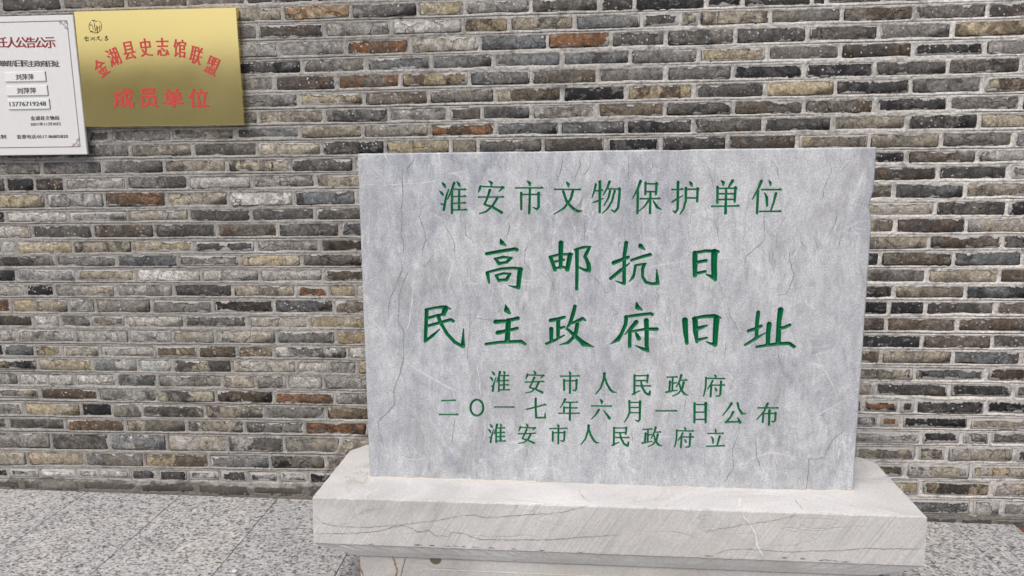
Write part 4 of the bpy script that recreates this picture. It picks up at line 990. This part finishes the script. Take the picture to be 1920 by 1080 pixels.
# ---------------- brass plaque
YB = -0.030
def board_map(c0, c1, c2, c3, W, H):
    """photo quad (tl, tr, br, bl) -> board coordinates, by projective map"""
    A, b = [], []
    for (x, y), (u, w) in zip((c0, c1, c2, c3), ((0, H), (W, H), (W, 0), (0, 0))):
        A.append([x, y, 1, 0, 0, 0, -u*x, -u*y]); b.append(u)
        A.append([0, 0, 0, x, y, 1, -w*x, -w*y]); b.append(w)
    h = np.append(np.linalg.solve(np.array(A, float), np.array(b, float)), 1).reshape(3, 3)
    def f(x, y):
        p = h @ np.array([x, y, 1.0]); return p[0]/p[2], p[1]/p[2]
    return f
q = [on_wall(*p, YB) for p in ((135.5, 21), (439, 14), (457.5, 234), (160, 238))]
BW = float(np.linalg.norm(q[2]-q[3])); BH = float(np.linalg.norm(q[0]-q[3]))
ang = math.atan2(q[2][2]-q[3][2], q[2][0]-q[3][0])
plq = empty('brass_plaque', (q[3][0], YB, q[3][2])); plq.rotation_euler = (0, -ang, 0)
tag(plq, 'polished brass plaque with arched red lettering fixed to the brick wall', 'plaque')
bm_ = board_map((135.5, 21), (439, 14), (457.5, 234), (160, 238), BW, BH)
v, f = bevel_box(0, BW, 0, 0.028, 0, BH, 0.0016)
me = mesh_py('panel', v, f); fix_normals(me); link('panel', me, MAT_BRASS, plq)
def pbox(f, x0, y0, x1, y1):
    a, b = f(x0, y1), f(x1, y0); return (a[0], a[1], b[0], b[1])
# arched line: each character (photo centre, tilt)
arc = [("金", 188, 127, 33), ("湖", 211.5, 107, 20), ("县", 240, 95, 9), ("史", 271.5, 89, 4), ("志", 303, 88, 0), ("馆", 335, 91, -7), ("联", 366, 104, -17), ("盟", 396.5, 123, -27)]
cw, chh = bm_(254, 95)[0]-bm_(230, 95)[0], bm_(303, 70)[1]-bm_(303, 104)[1]
for ch, x, y, an in arc:
    c = bm_(x, y)
    placed('character', text_mesh(ch, .06), MAT_RED, plq, (c[0]-cw*.46, c[1]-chh*.5, c[0]+cw*.46, c[1]+chh*.5), -.0006, math.radians(an), .0017, .0003)
for ch, x0, x1 in (("成", 213, 249), ("员", 263, 294), ("单", 308, 341), ("位", 354, 389)):
    placed('character', text_mesh(ch, .08), MAT_RED, plq, pbox(bm_, x0+1, 166, x1-1, 202), -.0006, 0, .0022, .0018)
# emblem: ring, figure strokes and four small brush characters under it
def poly_strip(lines, f, w, name, mat, parent, y):
    v, fc = [], []
    for ln in lines:
        P = [np.array(f(*p[:2])) for p in ln]; Wd = [p[2] if len(p) > 2 else w for p in ln]
        k0 = len(v)
        for k, p in enumerate(P):
            t = P[min(k+1, len(P)-1)]-P[max(k-1, 0)]; L = np.linalg.norm(t); t = t/L if L > 0 else np.array([1., 0])
            nrm = np.array([-t[1], t[0]])*Wd[k]/2
            for a in (p+nrm, p-nrm): v.append((a[0], y, a[1]))
        for k in range(len(P)-1): fc.append((k0+2*k, k0+2*k+1, k0+2*k+3, k0+2*k+2))
    return link(name, mesh_py(name, v, fc), mat, parent)
def E(lines): return [[(140+x/18.0, 30+y/18.0, *( [w/18.0*.0021] if w else [])) for x, y, w in l] for l in lines]
ringl = [(660+215*math.cos(a), 355+222*math.sin(a), 16) for a in np.linspace(-1.0, 3.9, 30)]
em = E([ringl, [(560, 140, 8), (530, 165, 14), (640, 130, 12)], [(580, 190, 20), (620, 150, 24), (680, 190, 24), (740, 165, 14)],
        [(480, 320, 30), (520, 300, 34), (550, 300, 14), (580, 400, 12), (600, 480, 8)], [(635, 220, 14), (635, 340, 22), (655, 430, 16), (655, 520, 20)],
        [(700, 330, 24), (715, 380, 30), (735, 470, 22), (735, 580, 26)], [(690, 400, 12), (695, 500, 14)], [(680, 330, 10), (760, 395, 20)],
        [(800, 325, 34), (815, 360, 26), (790, 410, 22), (795, 470, 14), (830, 510, 12)], [(470, 545, 10), (545, 520, 44), (600, 535, 10), (720, 575, 18), (770, 560, 10)]])
poly_strip(em, bm_, .001, 'emblem', MAT_BLACK, plq, -.0007)
lt = E([[(350, 690, 14), (310, 745, 26), (285, 780, 16)], [(350, 690, 14), (420, 720, 20), (440, 740, 10)], [(355, 720, 26), (355, 840, 30)], [(365, 770, 22), (420, 740, 18)], [(340, 840, 34), (425, 820, 20)], [(445, 740, 10), (450, 850, 10)],
        [(515, 720, 26), (530, 745, 14)], [(510, 820, 20), (600, 745, 22)], [(560, 720, 18), (585, 790, 24)], [(620, 700, 18), (635, 840, 20)],
        [(730, 710, 26), (770, 770, 16)], [(795, 680, 40), (760, 740, 34), (800, 720, 24)], [(720, 780, 12), (800, 790, 26), (860, 835, 30)], [(690, 720, 8), (695, 840, 8)],
        [(890, 720, 8), (890, 830, 8)], [(1035, 665, 34), (1035, 740, 36)], [(980, 715, 22), (1080, 700, 26)], [(1000, 750, 16), (1060, 740, 24), (1010, 780, 26)], [(960, 800, 22), (1040, 825, 28), (1100, 770, 34)]])
poly_strip(lt, bm_, .001, 'lettering', MAT_BLACK, plq, -.0007)
for (x, y) in ((164, 26), (430, 22), (449, 226), (168, 229)):       # stand-off studs behind the corners
    c = bm_(x, y); v, f = bevel_box(c[0]-.008, c[0]+.008, .028, .045, c[1]-.008, c[1]+.008, .001)
    me = mesh_py('stud', v, f); link('stud', me, MAT_SIDE, plq)

# ---------------- white notice board, cut by the left edge of the picture
YN = -0.036
q = [on_wall(*p, YN) for p in ((0, 32), (133, 27.5), (163.5, 289.5), (0, 291.5))]
ang2 = math.atan2(q[2][2]-q[3][2], q[2][0]-q[3][0])
NW, NH = 0.67, float(np.linalg.norm(q[1]-q[2]))
nbx = q[2][0]-NW*math.cos(ang2); nbz = q[2][2]-NW*math.sin(ang2)
nb = empty('notice_board', (nbx, YN, nbz)); nb.rotation_euler = (0, -ang2, 0)
tag(nb, 'white notice board with bronze border line and raised strips beside the brass plaque', 'notice board')
xl = NW-float(np.linalg.norm(q[1]-q[0])); xl2 = NW-float(np.linalg.norm(q[2]-q[3]))
nm = board_map((133, 27.5), (163.5, 289.5), (0, 291.5), (0, 32), 1, 1)
def nmap():
    A, b = [], []
    for (x, y), (u, w) in zip(((0, 32), (133, 27.5), (163.5, 289.5), (0, 291.5)), ((xl, NH), (NW, NH), (NW, 0), (xl2, 0))):
        A.append([x, y, 1, 0, 0, 0, -u*x, -u*y]); b.append(u); A.append([0, 0, 0, x, y, 1, -w*x, -w*y]); b.append(w)
    h = np.append(np.linalg.solve(np.array(A, float), np.array(b, float)), 1).reshape(3, 3)
    def f(x, y):
        p = h @ np.array([x, y, 1.0]); return p[0]/p[2], p[1]/p[2]
    return f
nm = nmap()
v, f = bevel_box(0, NW, 0, .012, 0, NH, .0015)
me = mesh_py('panel', v, f); fix_normals(me); link('panel', me, MAT_BOARD, nb)
v, f = bevel_box(.02, NW-.02, .012, .034, .02, NH-.02, .002)
me = mesh_py('backing_frame', v, f); fix_normals(me); link('backing_frame', me, MAT_SIDE, nb)
rb = nm(122.5, 39)[0]; tb_ = nm(122, 39)[1]; bb_ = nm(149, 275)[1]; lb = NW-rb
rect = [(lb, tb_), (rb, tb_), (rb, bb_), (lb, bb_), (lb, tb_)]
idn = lambda x, y: (x, y)
for k in range(4): poly_strip([[rect[k], rect[k+1]]], idn, .0022, 'border_line', MAT_GOLDLINE, nb, -.0008-.00005*k)
for sx, sz, cx, cz in ((-1, -1, rb, tb_), (-1, 1, rb, bb_), (1, -1, lb, tb_), (1, 1, lb, bb_)):
    S = .036
    L_ = [[(cx+sx*S*a, cz+sz*S*b) for a, b in pl] for pl in ([(1, .02), (.72, .1), (.62, .3), (.78, .36), (.82, .2), (.6, .16), (.45, .32), (.38, .5)], [(.02, 1), (.1, .72), (.3, .62), (.36, .78), (.2, .82), (.16, .6), (.32, .45), (.5, .38)], [(.1, .1), (.3, .1), (.3, .3), (.1, .3), (.1, .1)])]
    poly_strip(L_, idn, .0016, 'corner_ornament', MAT_GOLDLINE, nb, -.0006)
def nbox(x0, y0, x1, y1): return pbox(nm, x0, y0, x1, y1)
for ch, x0, x1 in (("任", -9, 10), ("人", 11, 28), ("公", 28.5, 46), ("告", 47, 63), ("公", 64, 82), ("示", 82.5, 100)):
    placed('character', text_mesh(ch, .04), MAT_DRED, nb, nbox(x0+.5, 70, x1-.5, 90.5), -.0005, 0, .0016, .0003)
for k, ch in enumerate("高邮抗日民主政府旧址"):
    x0 = -7+k*11.65
    placed('character', text_mesh(ch, .03), MAT_DARK, nb, nbox(x0, 113.7, x0+10.6, 125.5), -.0005, 0, .0008, .0002)
def strip(x0, y0, x1, y1, s, bold):
    b = nbox(x0, y0, x1, y1)
    v, f = bevel_box(b[0], b[2], -.0045, -.0001, b[1], b[3], .0018)
    me = mesh_py('name_strip', v, f); fix_normals(me); st = link('name_strip', me, MAT_STRIP, nb)
    for k in range(4):
        r = [(b[0], b[3]), (b[2], b[3]), (b[2], b[1]), (b[0], b[1]), (b[0], b[3])]
        if k in (0, 2): continue
    poly_strip([[(b[2]+.0008, b[3]), (b[2]+.0008, b[1]-.001)]], idn, .0022, 'painted_shadow', MAT_GOLDLINE, st, -.0006)  # dark line painted as the shadow along the strip's right edge
    return st, b
for (x0, y0, x1, y1, s, tx0, tx1, ty0, ty1) in ((9, 134, 83, 154.5, "刘萍萍", 30, 62, 139, 151), (12.5, 160, 87, 180.5, "刘萍萍", 32.5, 66.5, 164.5, 176.5), (16, 185, 91, 206, "13776719248", 19, 86, 190.5, 200)):
    st, b = strip(x0, y0, x1, y1, s, True)
    placed('lettering', text_mesh(s, .03), MAT_DARK, st, nbox(tx0, ty0, tx1, ty1), -.0051, 0, .0007)
for s, x0, y0, x1, y1 in (("金湖县文物局", 57, 217, 109.5, 226), ("2021年11月30日", 57, 228.8, 112, 236.3), ("监制", -9, 252.5, 10.5, 260.5), ("监督电话:0517-86805820", 32, 251.5, 126.5, 260.5)):
    placed('lettering', text_mesh(s, .02), MAT_DARK, nb, nbox(x0, y0, x1, y1), -.0005, 0, .0006)

# ------------------------------------------------------------------ across the yard: low house added out of view to shape the brass reflection
yard = empty('added_house', (-6.0, -17.0, 0))
tag(yard, 'low plastered house added out of view opposite the brick wall, mirrored in the brass', 'house')
for nm_, b, mt in (('wall', (-9, 11, -3.0, 0, -.4, 3.5), plain('cream_plaster', (.84, .79, .66), .9)), ('eaves', (-9.3, 11.3, -3.3, .45, 3.5, 3.64), plain('dark_timber', (.06, .05, .04), .8))):
    v, f = bevel_box(*b, .01); me = mesh_py(nm_, v, f); fix_normals(me); link(nm_, me, mt, yard)
rv = [(-9.3, .45, 3.64), (11.3, .45, 3.64), (11.3, -3.3, 3.64), (-9.3, -3.3, 3.64), (-9.3, -1.4, 4.25), (11.3, -1.4, 4.25)]
rf = [(0, 1, 5, 4), (2, 3, 4, 5), (0, 4, 3), (1, 2, 5), (0, 3, 2, 1)]
link('roof', mesh_py('roof', rv, rf), plain('grey_roof_tile', (.16, .16, .155), .8), yard)
